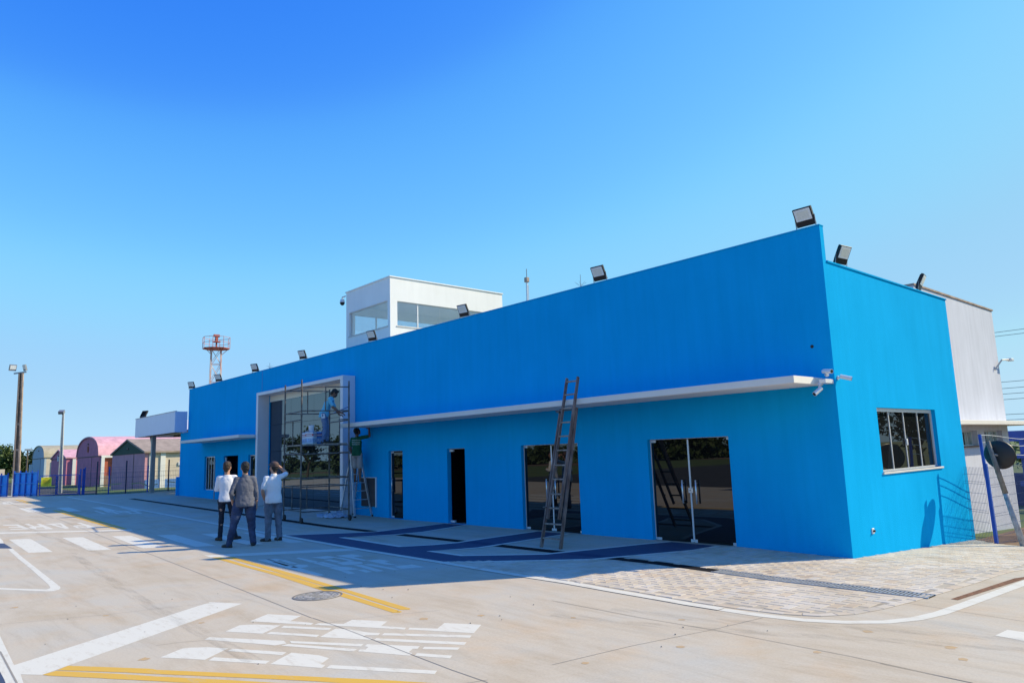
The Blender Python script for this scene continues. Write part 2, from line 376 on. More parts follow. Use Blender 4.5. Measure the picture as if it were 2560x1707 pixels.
def ground_z(x, y):
    z = .014*min(max(-13-x, 0), 27)
    if x < -46: z -= .055*min(-46-x, 9)
    return z - .05*min(max(y, 0), 14)*min(1, max(0, (x+34)/6)) - .02*min(max(x+2, 0), 2)
def drape(name, polys, off, m, parent=None, cuts=True):
    """flat sheets laid on the ground surface; polys = list of outlines, an outline may be [outer, hole, ...]"""
    bm = bmesh.new()
    for pg in polys:
        loops = pg if isinstance(pg[0][0], (tuple, list)) else [pg]
        vv = [[Vector((x, y, 0)) for x, y in lp] for lp in loops]
        flat = [bm.verts.new(p) for lp in vv for p in lp]
        for t in tessellate_polygon(vv):
            try: bm.faces.new([flat[i] for i in t])
            except ValueError: pass
    if cuts:
        for co, no in [((c,0,0),(1,0,0)) for c in (-55,-46,-40,-34,-28,-13,-2,0)] + [((0,c,0),(0,1,0)) for c in (0,14)]:
            bmesh.ops.bisect_plane(bm, geom=bm.verts[:]+bm.edges[:]+bm.faces[:], plane_co=co, plane_no=no, dist=1e-5)
        xs = [v.co.x for v in bm.verts]
        if max(xs) > -34 and min(xs) < -28 and max(v.co.y for v in bm.verts) > 0:
            for c in (-32.5,-31,-29.5):
                bmesh.ops.bisect_plane(bm, geom=bm.verts[:]+bm.edges[:]+bm.faces[:], plane_co=(c,0,0), plane_no=(1,0,0), dist=1e-5)
    for v in bm.verts: v.co.z = ground_z(v.co.x, v.co.y) + off
    bmesh.ops.recalc_face_normals(bm, faces=bm.faces)
    for f in bm.faces:
        if f.normal.z < 0: f.normal_flip()
    me = bpy.data.meshes.new(name); bm.to_mesh(me); bm.free()
    me.materials.append(m)
    o = bpy.data.objects.new(name, me); COL.objects.link(o)
    if parent is not None: o.parent = parent
    return o
def ribbon(pts, wd):
    """outline of a strip of width wd along a polyline"""
    P = [Vector((x, y)) for x, y in pts]; L_ = []; R_ = []
    for i, p in enumerate(P):
        d = (P[min(i+1, len(P)-1)] - P[max(i-1, 0)]).normalized(); nrm = Vector((-d.y, d.x))
        L_.append(tuple(p + nrm*wd/2)); R_.append(tuple(p - nrm*wd/2))
    return L_ + R_[::-1]
def wall_holes(mb, axis, u0, u1, z0, z1, d0, d1, holes, zbase=None):
    """wall slab in plane: axis 'x' = runs along x (thickness y d0..d1), 'y' = runs along y (thickness x d0..d1); holes = (ua, ub, za, zb)"""
    us = sorted({u0, u1, *[h[0] for h in holes], *[h[1] for h in holes]}); zs = sorted({z0, z1, *[h[2] for h in holes], *[h[3] for h in holes]})
    us = [u for u in us if u0 <= u <= u1]; zs = [z for z in zs if z0 <= z <= z1]
    def P(u, d, z): return (u, d, z) if axis == 'x' else (d, u, z)
    def hole(a, b, c, e):
        um = (a+b)/2; zm = (c+e)/2
        return any(h[0] < um < h[1] and h[2] < zm < h[3] for h in holes)
    nu, nz = len(us)-1, len(zs)-1
    H = [[hole(us[i], us[i+1], zs[j], zs[j+1]) for j in range(nz)] for i in range(nu)]
    def q(*ps): mb.add(ps, [(0, 1, 2, 3)])
    for i in range(nu):
        for j in range(nz):
            if H[i][j]: continue
            a, b, c, e = us[i], us[i+1], zs[j], zs[j+1]
            for d in (d0, d1): q(P(a,d,c), P(b,d,c), P(b,d,e), P(a,d,e))
            if i == 0 or H[i-1][j]: q(P(a,d0,c), P(a,d1,c), P(a,d1,e), P(a,d0,e))
            if i == nu-1 or H[i+1][j]: q(P(b,d0,c), P(b,d1,c), P(b,d1,e), P(b,d0,e))
            if j == 0 or H[i][j-1]: q(P(a,d0,c), P(a,d1,c), P(b,d1,c), P(b,d0,c))
            if j == nz-1 or H[i][j+1]: q(P(a,d0,e), P(a,d1,e), P(b,d1,e), P(b,d0,e))
    return mb
def weld(o):
    bm = bmesh.new(); bm.from_mesh(o.data)
    bmesh.ops.remove_doubles(bm, verts=bm.verts, dist=1e-5); bmesh.ops.recalc_face_normals(bm, faces=bm.faces)
    bm.to_mesh(o.data); bm.free(); return o

# ------------------------------------------------------------------ ground, road, paving
GD = {'near_letters':[[(-3.384,-8.171),(-2.968,-7.937),(-2.807,-8.149),(-2.497,-8.019),(-2.43,-8.081),(-3.172,-8.474)],[(-2.451,-7.988),(-2.186,-7.817),(-2.302,-7.641),(-1.912,-7.425),(-1.786,-7.579),(-1.524,-7.43),(-1.47,-7.487),(-2.398,-8.059)],[(-1.496,-7.403),(-1.248,-7.218),(-1.39,-7.02),(-1.036,-6.787),(-0.82,-7.06),(-1.442,-7.46)],[(-2.883,-8.855),(-3.064,-8.633),(-3.026,-8.568),(-2.933,-8.473),(-2.683,-8.322),(-2.461,-8.62)],[(-2.633,-8.301),(-2.111,-7.996),(-2.048,-8.065),(-2.574,-8.366)],[(-2.469,-8.523),(-1.932,-8.231),(-1.877,-8.292),(-2.417,-8.594)],[(-2.056,-7.976),(-1.878,-7.886),(-1.658,-7.824),(-1.534,-7.746),(-1.469,-7.807),(-1.574,-7.895),(-1.531,-7.947),(-1.423,-7.903),(-1.379,-7.957),(-1.851,-8.268)],[(-1.502,-7.715),(-0.767,-7.131),(-0.709,-7.202),(-1.449,-7.779)],[(-1.386,-7.879),(-0.601,-7.328),(-0.541,-7.403),(-1.334,-7.945)],[(-2.762,-9.065),(-1.989,-8.594),(-1.871,-8.618),(-1.886,-8.735),(-2.695,-9.14)],[(-1.939,-8.555),(-1.29,-8.081),(-1.233,-8.148),(-1.848,-8.579)],[(-1.841,-8.614),(-1.178,-8.22),(-1.128,-8.284),(-1.834,-8.695)],[(-1.259,-8.062),(-0.819,-7.735),(-0.759,-7.802),(-0.793,-7.835),(-0.723,-7.924),(-0.675,-7.918),(-0.618,-7.981),(-1.097,-8.254),(-1.145,-8.206),(-1.101,-8.17),(-1.156,-8.109),(-1.211,-8.115)],[(-0.772,-7.715),(-0.502,-7.488),(-0.454,-7.551),(-0.719,-7.773)],[(-0.642,-7.886),(-0.338,-7.701),(-0.281,-7.769),(-0.588,-7.951)],[(-2.305,-9.681),(-2.494,-9.425),(-2.465,-9.356),(-2.343,-9.227),(-2.129,-9.101),(-1.89,-9.41)],[(-2.089,-9.08),(-1.57,-8.755),(-1.511,-8.828),(-2.029,-9.145)],[(-1.915,-9.314),(-1.412,-8.987),(-1.354,-9.054),(-1.846,-9.391)],[(-1.526,-8.727),(-1.255,-8.58),(-1.095,-8.556),(-0.981,-8.7),(-0.926,-8.677),(-0.867,-8.747),(-1.316,-9.025)],[(-0.899,-8.65),(-0.07,-8.065),(-0.009,-8.134),(-0.829,-8.719)]],'mid_letters':[[(-7.505,-5.092),(-7.395,-4.8),(-6.955,-4.803),(-7.015,-4.993),(-6.43,-5.043),(-6.41,-5.113)],[(-6.413,-5.073),(-6.313,-4.849),(-5.962,-4.85),(-5.958,-4.969),(-5.423,-5.056),(-5.368,-5.129),(-5.784,-5.123)],[(-5.751,-5.125),(-5.377,-5.086),(-5.294,-4.837),(-4.865,-4.876),(-5.041,-5.209)],[(-7.694,-5.494),(-7.606,-5.207),(-7.244,-5.182),(-7.25,-5.449)],[(-7.228,-5.259),(-7.173,-5.162),(-6.582,-5.206),(-6.607,-5.279)],[(-7.171,-5.508),(-7.133,-5.395),(-6.611,-5.446),(-6.657,-5.533)],[(-6.577,-5.557),(-6.622,-5.289),(-6.299,-5.225),(-6.121,-5.299),(-6.126,-5.472),(-6.264,-5.597)],[(-6.1,-5.505),(-6.012,-5.39),(-5.087,-5.514),(-5.108,-5.633)],[(-6.02,-5.357),(-5.948,-5.241),(-5.013,-5.273),(-5.043,-5.353)],[(-7.826,-5.735),(-7.879,-5.653),(-7.044,-5.685),(-6.953,-5.757),(-7.086,-5.811)],[(-6.995,-5.718),(-6.926,-5.643),(-6.227,-5.698),(-6.245,-5.787)],[(-6.988,-5.823),(-6.901,-5.747),(-6.239,-5.808),(-6.259,-5.886)],[(-6.182,-5.918),(-6.212,-5.751),(-5.901,-5.652),(-5.602,-5.678),(-5.702,-5.954)],[(-5.663,-5.972),(-5.613,-5.865),(-5.27,-5.935),(-5.295,-6.032)],[(-5.562,-5.733),(-5.5,-5.64),(-5.162,-5.685),(-5.189,-5.785)],[(-8.193,-6.17),(-8.13,-6.0),(-7.863,-5.969),(-7.734,-6.153)],[(-7.868,-6.065),(-7.824,-5.957),(-7.11,-6.033),(-7.15,-6.119)],[(-7.889,-6.202),(-7.712,-6.182),(-6.959,-6.235),(-7.038,-6.292)],[(-7.026,-6.073),(-6.823,-5.998),(-6.605,-6.076),(-6.575,-6.23),(-6.808,-6.305)],[(-8.277,-6.291),(-8.138,-6.115),(-5.515,-6.331),(-5.544,-6.447)]],'far_letters':[[[(-22.5,-8.533),(-22.296,-8.154),(-20.117,-8.145),(-20.001,-8.191),(-20.409,-8.603),(-20.677,-8.555),(-20.371,-8.274),(-20.882,-8.28),(-21.316,-8.536),(-21.533,-8.494),(-21.305,-8.269),(-21.793,-8.275),(-22.222,-8.542)]],[[(-22.176,-8.026),(-22.151,-7.901),(-21.019,-7.922),(-21.001,-7.768),(-21.85,-7.751),(-21.793,-7.646),(-19.593,-7.668),(-19.477,-7.732),(-19.874,-8.061),(-20.208,-8.117),(-20.834,-8.088),(-20.982,-8.036),(-20.939,-7.965)],[(-20.527,-7.963),(-20.428,-7.794),(-19.913,-7.806),(-20.119,-7.994)]],[[(-21.603,-7.554),(-21.542,-7.425),(-21.495,-7.22),(-21.45,-7.145),(-19.362,-7.31),(-19.256,-7.421),(-20.826,-7.479),(-21.096,-7.466)],[(-21.076,-7.389),(-21.029,-7.251),(-19.962,-7.358)]],[[(-20.974,-6.809),(-21.064,-6.699),(-18.809,-6.716),(-18.697,-6.787),(-19.205,-7.138),(-20.011,-7.096),(-20.199,-7.029),(-20.026,-6.803)],[(-19.823,-7.02),(-19.704,-6.835),(-19.166,-6.879),(-19.363,-7.061)]]],'tiny_letters':[[[(-36.313,-6.947),(-37.073,-6.569),(-34.969,-6.62),(-35.412,-7.005)],[(-35.986,-6.832),(-36.488,-6.641),(-35.527,-6.677)]],[[(-26.165,-5.264),(-26.174,-5.18),(-24.142,-5.278),(-24.191,-5.365)]],[[(-25.715,-5.031),(-25.554,-4.778),(-23.81,-4.921),(-23.79,-5.044),(-24.522,-4.974),(-24.726,-5.108)],[(-25.116,-5.021),(-25.109,-4.9),(-24.778,-4.915)]],[[(-25.268,-4.741),(-25.037,-4.443),(-23.328,-4.602),(-23.289,-4.711),(-24.005,-4.634),(-24.337,-4.796)],[(-24.776,-4.712),(-24.699,-4.546),(-24.278,-4.587)]],[[(-24.891,-4.437),(-24.687,-4.217),(-23.003,-4.386),(-23.121,-4.654),(-23.544,-4.607),(-23.363,-4.433),(-24.52,-4.343),(-24.574,-4.494)]]],'white_big':[(-4.712,-10.653),(-3.114,-10.729),(-4.755,-8.362),(-4.293,-8.123),(-2.519,-10.6),(-2.693,-10.734),(-2.234,-10.77),(-2.356,-10.88),(-2.605,-10.865),(-2.951,-10.856),(-3.345,-10.862),(-5.589,-10.616)],'blue_left':[(-3.345,-10.862),(-2.951,-10.856),(-2.605,-10.865),(-2.356,-10.88),(-2.445,-10.961)],'out_left':[[(-19.522,-9.058),(-17.366,-9.141),(-16.514,-9.211),(-16.715,-9.368)],[(-15.044,-9.308),(-15.12,-9.216),(-12.729,-9.307),(-8.039,-9.504),(-7.866,-9.526),(-7.712,-9.572),(-7.627,-9.643),(-7.697,-9.735),(-8.088,-9.953),(-8.646,-10.261),(-8.822,-10.241),(-8.281,-9.926),(-7.905,-9.71),(-7.962,-9.652),(-8.063,-9.627),(-8.416,-9.594),(-10.828,-9.476)]],'blue_band':[(-16.715,-9.368),(-16.514,-9.211),(-15.12,-9.216),(-15.482,-9.503)],'white_right':[(2.994,-3.85),(3.015,-3.542),(3.201,-3.542),(3.288,-3.914)],'slot':[(2.151,-2.366),(2.318,-0.506),(2.389,-0.309),(2.43,-0.48),(2.229,-2.381)],'yellow_near':[[(-2.683,-10.37),(-1.947,-9.847),(-1.896,-9.83),(-1.206,-9.305),(-0.676,-8.897),(-0.108,-8.475),(0.555,-8.05),(0.621,-8.104),(-0.0,-8.579),(-0.563,-8.953),(-1.094,-9.349),(-1.763,-9.868),(-2.586,-10.473)],[(-2.569,-10.484),(-1.69,-9.888),(-1.165,-9.495),(-0.727,-9.178),(-0.478,-8.995),(-0.376,-9.046),(-1.03,-9.544),(-1.554,-9.926),(-1.921,-10.203),(-2.448,-10.566),(-2.523,-10.596)]],'yellow_mid':[[(-9.446,-6.722),(-9.304,-6.607),(-7.616,-6.709),(-6.137,-6.734),(-4.474,-6.841),(-2.211,-7.036),(-2.182,-7.083),(-2.245,-7.142),(-2.641,-7.109),(-4.141,-7.012),(-6.215,-6.853),(-7.746,-6.803)],[(-9.202,-6.536),(-9.086,-6.422),(-5.734,-6.612),(-4.204,-6.729),(-2.276,-6.872),(-2.241,-6.917),(-2.314,-6.991),(-3.988,-6.846),(-5.826,-6.739)]],'yellow_far':[[(-28.152,-6.306),(-28.078,-6.165),(-22.551,-6.25),(-17.7,-6.377),(-17.743,-6.499),(-22.617,-6.416)],[(-27.838,-6.103),(-27.814,-5.995),(-22.35,-6.112),(-17.521,-6.209),(-17.574,-6.321),(-22.183,-6.235)],[(-38.626,-6.162),(-38.546,-6.071),(-34.228,-6.173),(-34.181,-6.261)],[(-38.421,-5.999),(-38.359,-5.918),(-34.025,-6.051),(-34.046,-6.141)]],'stop':[[(-19.823,-8.967),(-18.957,-8.023),(-17.247,-6.19),(-16.901,-6.238),(-18.567,-8.084),(-19.399,-9.015)],[(-9.898,-6.714),(-9.489,-6.086),(-8.245,-4.306),(-7.826,-4.433),(-9.089,-6.242),(-9.43,-6.728)],[(-34.906,-7.088),(-33.675,-6.033),(-33.355,-6.068),(-34.475,-7.093)]],'joints':[[(-23.786,-6.894),(-11.004,-7.365),(-5.215,-7.74),(-2.729,-7.914),(-2.766,-7.904),(0.512,-7.974)],[(0.551,-7.279),(0.678,-6.336),(0.899,-5.329),(1.007,-4.539)],[(-1.328,-5.424),(0.899,-5.329),(2.337,-5.378),(3.291,-5.489)],[(-5.446,-10.568),(-4.986,-9.512),(-4.855,-8.918),(-4.476,-7.866)],[(-2.835,-9.568),(-2.774,-9.358),(-2.653,-9.148)],[(-3.852,-10.752),(-2.395,-10.802)],[(2.581,-5.425),(3.289,-5.492)],[(1.797,-2.874),(2.18,-2.932),(3.037,-3.069)],[(-1.921,-6.696),(-2.276,-7.516),(-2.365,-7.915)],[(0.393,-8.107),(0.458,-7.929)]],'spots':[(-3.55,-8.877),(-6.573,-10.271),(-4.94,-9.553),(-2.372,-9.802),(-1.369,-6.525),(-1.716,-7.073),(1.037,-6.071),(0.726,-7.043),(2.044,-5.439),(2.069,-4.425),(2.831,-4.535),(3.038,-4.866),(0.402,-5.164),(-0.534,-5.879)],'cob_out':[(-5.088,-4.431),(-3.985,-3.557),(-3.177,-2.703),(-2.408,-0.836),(-2.371,-0.124)],'cob_in':[(-1.782,-4.273),(-0.323,-4.334),(0.811,-4.408),(1.334,-4.292),(1.627,-3.988),(1.775,-3.59),(1.838,-3.21),(1.972,-2.389),(1.984,-1.747),(2.115,-0.38)],'lane':[(-12.141,-4.04),(-11.905,-3.828),(-11.29,-3.124),(-10.838,-2.59),(-10.662,-2.292),(-10.741,-1.405),(-10.828,-0.17),(-9.924,-0.061),(-9.5,-1.674),(-9.613,-2.435),(-9.845,-2.911),(-10.319,-3.466),(-7.544,-3.612),(-7.199,-3.03),(-7.058,-2.574),(-7.118,-1.885),(-7.178,-0.153),(-6.154,-0.144),(-6.008,-2.782),(-6.165,-3.204),(-6.453,-3.672),(-5.395,-3.681),(-4.609,-2.99),(-4.264,-2.683),(-3.687,-0.587),(-3.479,-0.094),(-2.371,-0.124),(-2.408,-0.836),(-3.177,-2.703),(-4.534,-3.975),(-5.088,-4.431),(-7.904,-4.367),(-10.91,-4.223),(-10.818,-4.227)]}
g = drape('ground', [[(-1500,-1500),(1500,-1500),(1500,1500),(-1500,1500)]], -.03, MT['grass']); tag(g, kind='structure')
a = drape('asphalt_yard', [[(-30,-60),(60,-60),(60,-16.5),(-30,-16.5)]], -.012, MT['asphalt']); tag(a, kind='structure')
e = drape('earth_strip', [[(-140,-75),(-32,-72),(60,-74),(60,-62),(-32,-61),(-140,-62)]], -.012, MT['earth']); tag(e, kind='structure')
e2_ = drape('earth_strip', [[(-118,-10),(-109,-10),(-78,-76),(-86,-80)]], -.012, MT['earth']); tag(e2_, kind='structure')
dirt = drape('earth_patch', [[(0,5.86),(.6,5.0),(2.6,4.5),(9,3.0),(12,8),(3,13),(-.6,12.5)]], -.012, MT['earth']); tag(dirt, kind='structure')
lot = drape('yard_asphalt', [[(-130,-14),(-46.5,-14),(-46.5,-6),(-43,-4.9),(-41,-2),(-58,1.5),(-130,5)]], -.02, MT['asphalt']); tag(lot, kind='structure')
road = drape('road', [[(-47,-16.4),(14,-16.4),(14,3.0),(2.62,4.45),(.6,4.98),(0,5.8),(-33,5.8),(-33,8),(-38.7,8),(-38.7,2),(-38.3,-1.5),(-40,-3.8),(-41.5,-4.7),(-44,-5.4),(-47,-6.4)]], 0, MT['concrete'])
tag(road, kind='structure')
EDGE = [(-38.2,-3.95),(-27.9,-3.97),(-16.63,-4.08),(-12.3,-4.1),(-10.9,-4.2),(-7.9,-4.36),(-5,-4.42),(-2.94,-4.49),(-1.2,-4.48),(-.255,-4.46),(.45,-4.46),(.95,-4.45),(1.39,-4.37),(1.75,-4.2),(2.05,-3.93),(2.22,-3.6),(2.31,-3.2),(2.37,-2.5),(2.45,-1.4),(2.52,-.5),(2.9,3.5)]
walk = drape('walkway', [[(-38.2,0.0)] + EDGE[:-1] + [(2.75,2.5),(2.7,4.4),(.6,4.96),(.03,5.7),(.03,.0)]], .0012, MT['concrete'])
tag(walk, kind='structure')
CO = [(-5.088,-4.42),(-4.6,-3.98),(-3.8,-3.3),(-3.177,-2.703),(-2.7,-1.7),(-2.408,-.836),(-2.371,-.124)]
CI = [(-1.6,-4.33),(-.32,-4.34),(.55,-4.34),(1.1,-4.28),(1.45,-4.12),(1.68,-3.8),(1.8,-3.35),(1.9,-2.7),(1.97,-2.05),(2.06,-1.2),(2.115,-.38),(2.45,2.6),(2.5,4.4)]
cob = drape('cobble_pavement', [CO[::-1] + CI + [(.6,4.94),(.03,5.68),(.03,-.0),(-2.37,-.0)]], .0036, MT['cobble'])
tag(cob, kind='structure')
def inside(p, poly):
    r_ = False; n = len(poly)
    for i in range(n):
        (xa, ya), (xb, yb) = poly[i], poly[i-1]
        if (ya > p[1]) != (yb > p[1]) and p[0] < (xb-xa)*(p[1]-ya)/(yb-ya)+xa: r_ = not r_
    return r_
COB = CO[::-1] + CI + [(.6,4.94),(.03,5.68),(.03,.0),(-2.37,.0)]
m = MB(); rnd = random.Random(9); W_ = .124
def pdist(p):
    b = 9
    for (xa, ya), (xb, yb) in zip(CI[:-1], CI[1:]):
        t = max(0, min(1, ((p[0]-xa)*(xb-xa)+(p[1]-ya)*(yb-ya))/((xb-xa)**2+(yb-ya)**2))); b = min(b, math.hypot(p[0]-xa-t*(xb-xa), p[1]-ya-t*(yb-ya)))
    return b
def paver(x0, x1, y0, y1, edge=None):
    c = ((x0+x1)/2, (y0+y1)/2)
    if edge is None and (not inside(c, COB) or pdist(c) < .19) or (edge is None and abs(c[1]+2.26+.12*(c[0]+33)/34.96) < .17 and c[0] < 2.05): return
    g_ = .0035; ch = .005; x0 += g_; x1 -= g_; y0 += g_; y1 -= g_
    a_ = rnd.uniform(-.012,.012) + (edge or 0); q = Matrix.Rotation(a_,2); t_ = rnd.uniform(-.0008,.0008); tx, ty = rnd.uniform(-.006,.006), rnd.uniform(-.006,.006)
    def P(x, y, z):
        d = q @ Vector((x-c[0], y-c[1])); return (c[0]+d.x, c[1]+d.y, ground_z(*c)+(-.05*d.y if c[1] > 0 else 0)+z+t_+tx*d.x+ty*d.y)
    lo = [P(x0,y0,.0),P(x1,y0,.0),P(x1,y1,.0),P(x0,y1,.0)]; hi = [P(x0+ch,y0+ch,.0068),P(x1-ch,y0+ch,.0068),P(x1-ch,y1-ch,.0068),P(x0+ch,y1-ch,.0068)]
    m.add(lo+hi, [(4,5,6,7),(0,1,5,4),(1,2,6,5),(2,3,7,6),(3,0,4,7)])
for (xa, ya), (xb, yb) in zip([(-4.95,-4.33)]+CI[:-1], CI):
    d_ = Vector((xb-xa, yb-ya)); n = max(1, round(d_.length/.25)); d_.normalize(); sg = Vector((xb-xa, yb-ya)).length/n
    for k in range(n):
        c = Vector((xa, ya)) + d_*sg*(k+.5) + Vector((-d_.y, d_.x))*.065; paver(c.x-sg/2, c.x+sg/2, c.y-.062, c.y+.062, math.atan2(d_.y, d_.x))
for i in range(-50, 50):
    for j in range(-50, 60):
        k = (i-j) % 4                     # 90 degree herringbone on a half-block grid
        x0, y0 = -1.2+i*W_, .2+j*W_
        if k == 0: paver(x0, x0+2*W_, y0, y0+W_)
        elif k == 3: paver(x0, x0+W_, y0, y0+2*W_)
m.build('paver_blocks', MT['paver'], cob)
dr = drape('drain_channel', [ribbon([(-33,-2.26),(1.96,-2.38)], .26)], .0046, MT['drain']); tag(dr, kind='structure')  # flat black strip; shade over the slot and its grating is in the colour
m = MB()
x = -.95  # bars modelled only in the sunlit stretch; the black strip stands for the rest
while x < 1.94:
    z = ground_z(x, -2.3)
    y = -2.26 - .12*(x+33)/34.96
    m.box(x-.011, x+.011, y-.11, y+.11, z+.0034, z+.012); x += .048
for s in (-1, 1):
    m.bar((-.98, -2.37+s*.122, -.012), (0, -2.373+s*.122, -.032), .02, .012); m.bar((0, -2.373+s*.122, -.032), (1.96, -2.38+s*.122, -.032), .02, .012)
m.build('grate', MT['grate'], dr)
lane = drape('painted_lane', [GD['lane']], .0052, MT['blue_paint'], walk)
for xa, xb, xc, xd in ((-10.68,-9.6,-10.62,-9.56), (-7.05,-6.03,-7.03,-5.98), (-4.05,-3.02,-3.85,-2.95)):
    drape('painted_grate', [[(xa,-2.47),(xb,-2.47),(xd,-2.22),(xc,-2.22)]], .0058, mat('painted_grate_blue', (.022,.032,.085), .7), lane)
L_ = GD['lane']
for i0, i1 in ((0, 6), (7, 16), (17, 25), (26, 30)):
    drape('lane_border', [ribbon(L_[i0:i1+1], .12)], .0066, MT['white_paint'], lane)
drape('edge_line', [ribbon(EDGE[:11], .15)], .0072, MT['white_paint'], road)
drape('edge_line', [ribbon(EDGE[10:], .14)], .0026, MT['white_paint'], road)
for k, nm in (('near_letters','stencil_letters'),('mid_letters','stencil_letters'),('far_letters','stop_letters'),('tiny_letters','stop_letters')):
    drape(nm, GD[k], .0012, MT['white_paint'], road)
drape('stop_line', [GD['white_big']], .0012, MT['white_paint'], road)
drape('blue_marking', [GD['blue_left']], .0018, MT['blue_paint'], road)
for o_ in GD['out_left']: drape('bay_outline', [o_], .0012, MT['white_paint'], road)
drape('blue_marking', [GD['blue_band']], .0012, MT['blue_paint'], road)
drape('stop_line', [GD['white_right']], .0012, MT['white_paint'], road)
drape('planting_slot', [GD['slot']], .0035, MT['soil'], walk)
for o_ in GD['stop']: drape('stop_line', [o_], .0012, MT['white_paint'], road)
for k in ('yellow_near', 'yellow_mid', 'yellow_far'):
    for o_ in GD[k]: drape('yellow_line', [o_], .0018, MT['yellow_paint'], road)
zb = [[(-17.4,-9.0),(-17.1,-8.58),(-13.6,-8.67),(-13.86,-9.08)], [(-16.65,-7.96),(-16.3,-7.56),(-12.87,-7.68),(-13.15,-8.07)], [(-15.85,-7.0),(-15.52,-6.62),(-12.2,-6.76),(-12.5,-7.15)],
      [(-15.1,-6.13),(-14.8,-5.78),(-11.4,-5.93),(-11.65,-6.3)], [(-14.34,-5.27),(-14.1,-4.98),(-10.73,-5.13),(-10.96,-5.42)], [(-13.72,-4.46),(-13.5,-4.2),(-10.2,-4.4),(-10.4,-4.68)]]
for o_ in zb: drape('crosswalk_stripe', [o_], .0012, MT['white_paint'], road)
for o_ in ([(-28.4,-4.9),(-28.1,-4.55),(-25.2,-4.65),(-25.5,-5.0)], [(-27.3,-4.15),(-27.1,-3.98),(-24.3,-4.05),(-24.5,-4.3)], [(-33,-9.6),(-32.6,-9.0),(-29,-9.1),(-29.5,-9.7)], [(-31.0,-7.0),(-30.6,-6.6),(-27.6,-6.7),(-28.0,-7.1)], [(-29.7,-5.9),(-29.4,-5.5),(-26.5,-5.6),(-26.8,-6.0)]):
    drape('crosswalk_stripe', [o_], .0012, MT['white_paint'], road)
for o_, wd in zip(GD['joints'], (.009,.006,.008,.005,.005,.016,.007,.006,.004,.005)):
    drape('expansion_joint', [ribbon(o_, wd)], .0026, MT['joint'], road)
drape('expansion_joint', [ribbon([(-46,-6.6),(-23.8,-6.95)], .02)], .0026, MT['joint'], road)
drape('expansion_joint', [ribbon([(-25,-4.3),(-25,-16.4)], .015)], .0026, MT['joint'], road)
def tyre_mat():
    m = bpy.data.materials.new('tyre_rubber_trace'); m.use_nodes = True
    t = m.node_tree; L = t.links.new
    for n in list(t.nodes): t.nodes.remove(n)
    geo = t.nodes.new('ShaderNodeNewGeometry')
    mp = t.nodes.new('ShaderNodeMapping'); mp.inputs['Scale'].default_value = (.6, 5, 1); L(geo.outputs['Position'], mp.inputs['Vector'])
    n1 = t.nodes.new('ShaderNodeTexNoise'); n1.inputs['Scale'].default_value = 2.2; n1.inputs['Detail'].default_value = 7; n1.inputs['Roughness'].default_value = .7; L(mp.outputs[0], n1.inputs['Vector'])
    n2 = t.nodes.new('ShaderNodeTexNoise'); n2.inputs['Scale'].default_value = 38; n2.inputs['Detail'].default_value = 2; L(geo.outputs['Position'], n2.inputs['Vector'])
    r = t.nodes.new('ShaderNodeValToRGB'); r.color_ramp.elements[0].position = .42; r.color_ramp.elements[1].position = .8
    r.color_ramp.elements[1].color = (.45,.45,.45,1); L(n1.outputs['Fac'], r.inputs['Fac'])
    mu = t.nodes.new('ShaderNodeMath'); mu.operation = 'MULTIPLY'; L(r.outputs['Color'], mu.inputs[0]); L(n2.outputs['Fac'], mu.inputs[1])
    d = t.nodes.new('ShaderNodeBsdfDiffuse'); d.inputs['Color'].default_value = (.13,.125,.12,1)
    tr = t.nodes.new('ShaderNodeBsdfTransparent'); mx = t.nodes.new('ShaderNodeMixShader'); o = t.nodes.new('ShaderNodeOutputMaterial')
    L(mu.outputs[0], mx.inputs[0]); L(tr.outputs[0], mx.inputs[1]); L(d.outputs[0], mx.inputs[2]); L(mx.outputs[0], o.inputs['Surface']); return m
MT['tyre'] = tyre_mat()
for pts in [[(-0.51,-5.25),(0.46,-5.05),(1.24,-4.76),(2.14,-4.28),(3.3,-3.86)],[(-0.81,-5.94),(0.52,-5.48),(1.6,-5.02),(2.29,-4.66),(3.38,-4.2)],[(-13,-8.4),(-9,-8.75),(-5,-9.0),(-1.5,-9.1)],[(-24,-10.2),(-16,-10.4),(-9,-10.6)],[(-26,-8.0),(-19,-8.2),(-11,-8.0)]]:
    drape('tyre_mark', [ribbon(pts, .17)], .0030, MT['tyre'], road)
rnd = random.Random(3)
for sx, sy in GD['spots']:
    r_ = rnd.uniform(.035, .06); n_ = 9
    drape('paint_spot', [[(sx+r_*rnd.uniform(.6,1.2)*math.cos(6.283*i/n_), sy+r_*rnd.uniform(.6,1.2)*math.sin(6.283*i/n_)) for i in range(n_)]], .0012, MT['orange_spot'], road)
# reflected in the doors: lane and bays on the far side of the road
for o_ in ([(-40,-15.9),(14,-15.9),(14,-15.8),(-40,-15.8)], [(-20,-13.2),(-14,-13.0),(-14,-12.85),(-20,-13.05)]):
    drape('edge_line', [o_], .0012, MT['white_paint'], road)
drape('blue_marking', [[(-12,-15.6),(12,-15.6),(12,-14.6),(-12,-14.6)]], .0012, MT['blue_paint'], road)
# pebbles and crumbs lying on the concrete
pb = MB()
for i in range(46):
    px, py = rnd.uniform(-6, 4), rnd.uniform(-10.5, -4.8)
    if px > 2.2 and py > -5: continue
    r_ = rnd.uniform(.004, .010); pb.ball((px, py, ground_z(px, py)+r_*.6), r_, r_*rnd.uniform(.6,1.2), r_*.7, 6, 4)
o = pb.build('pebbles', MT['joint']); tag(o, 'small dark pebbles and crumbs scattered over the sunlit concrete', 'pebbles', kind='stuff')
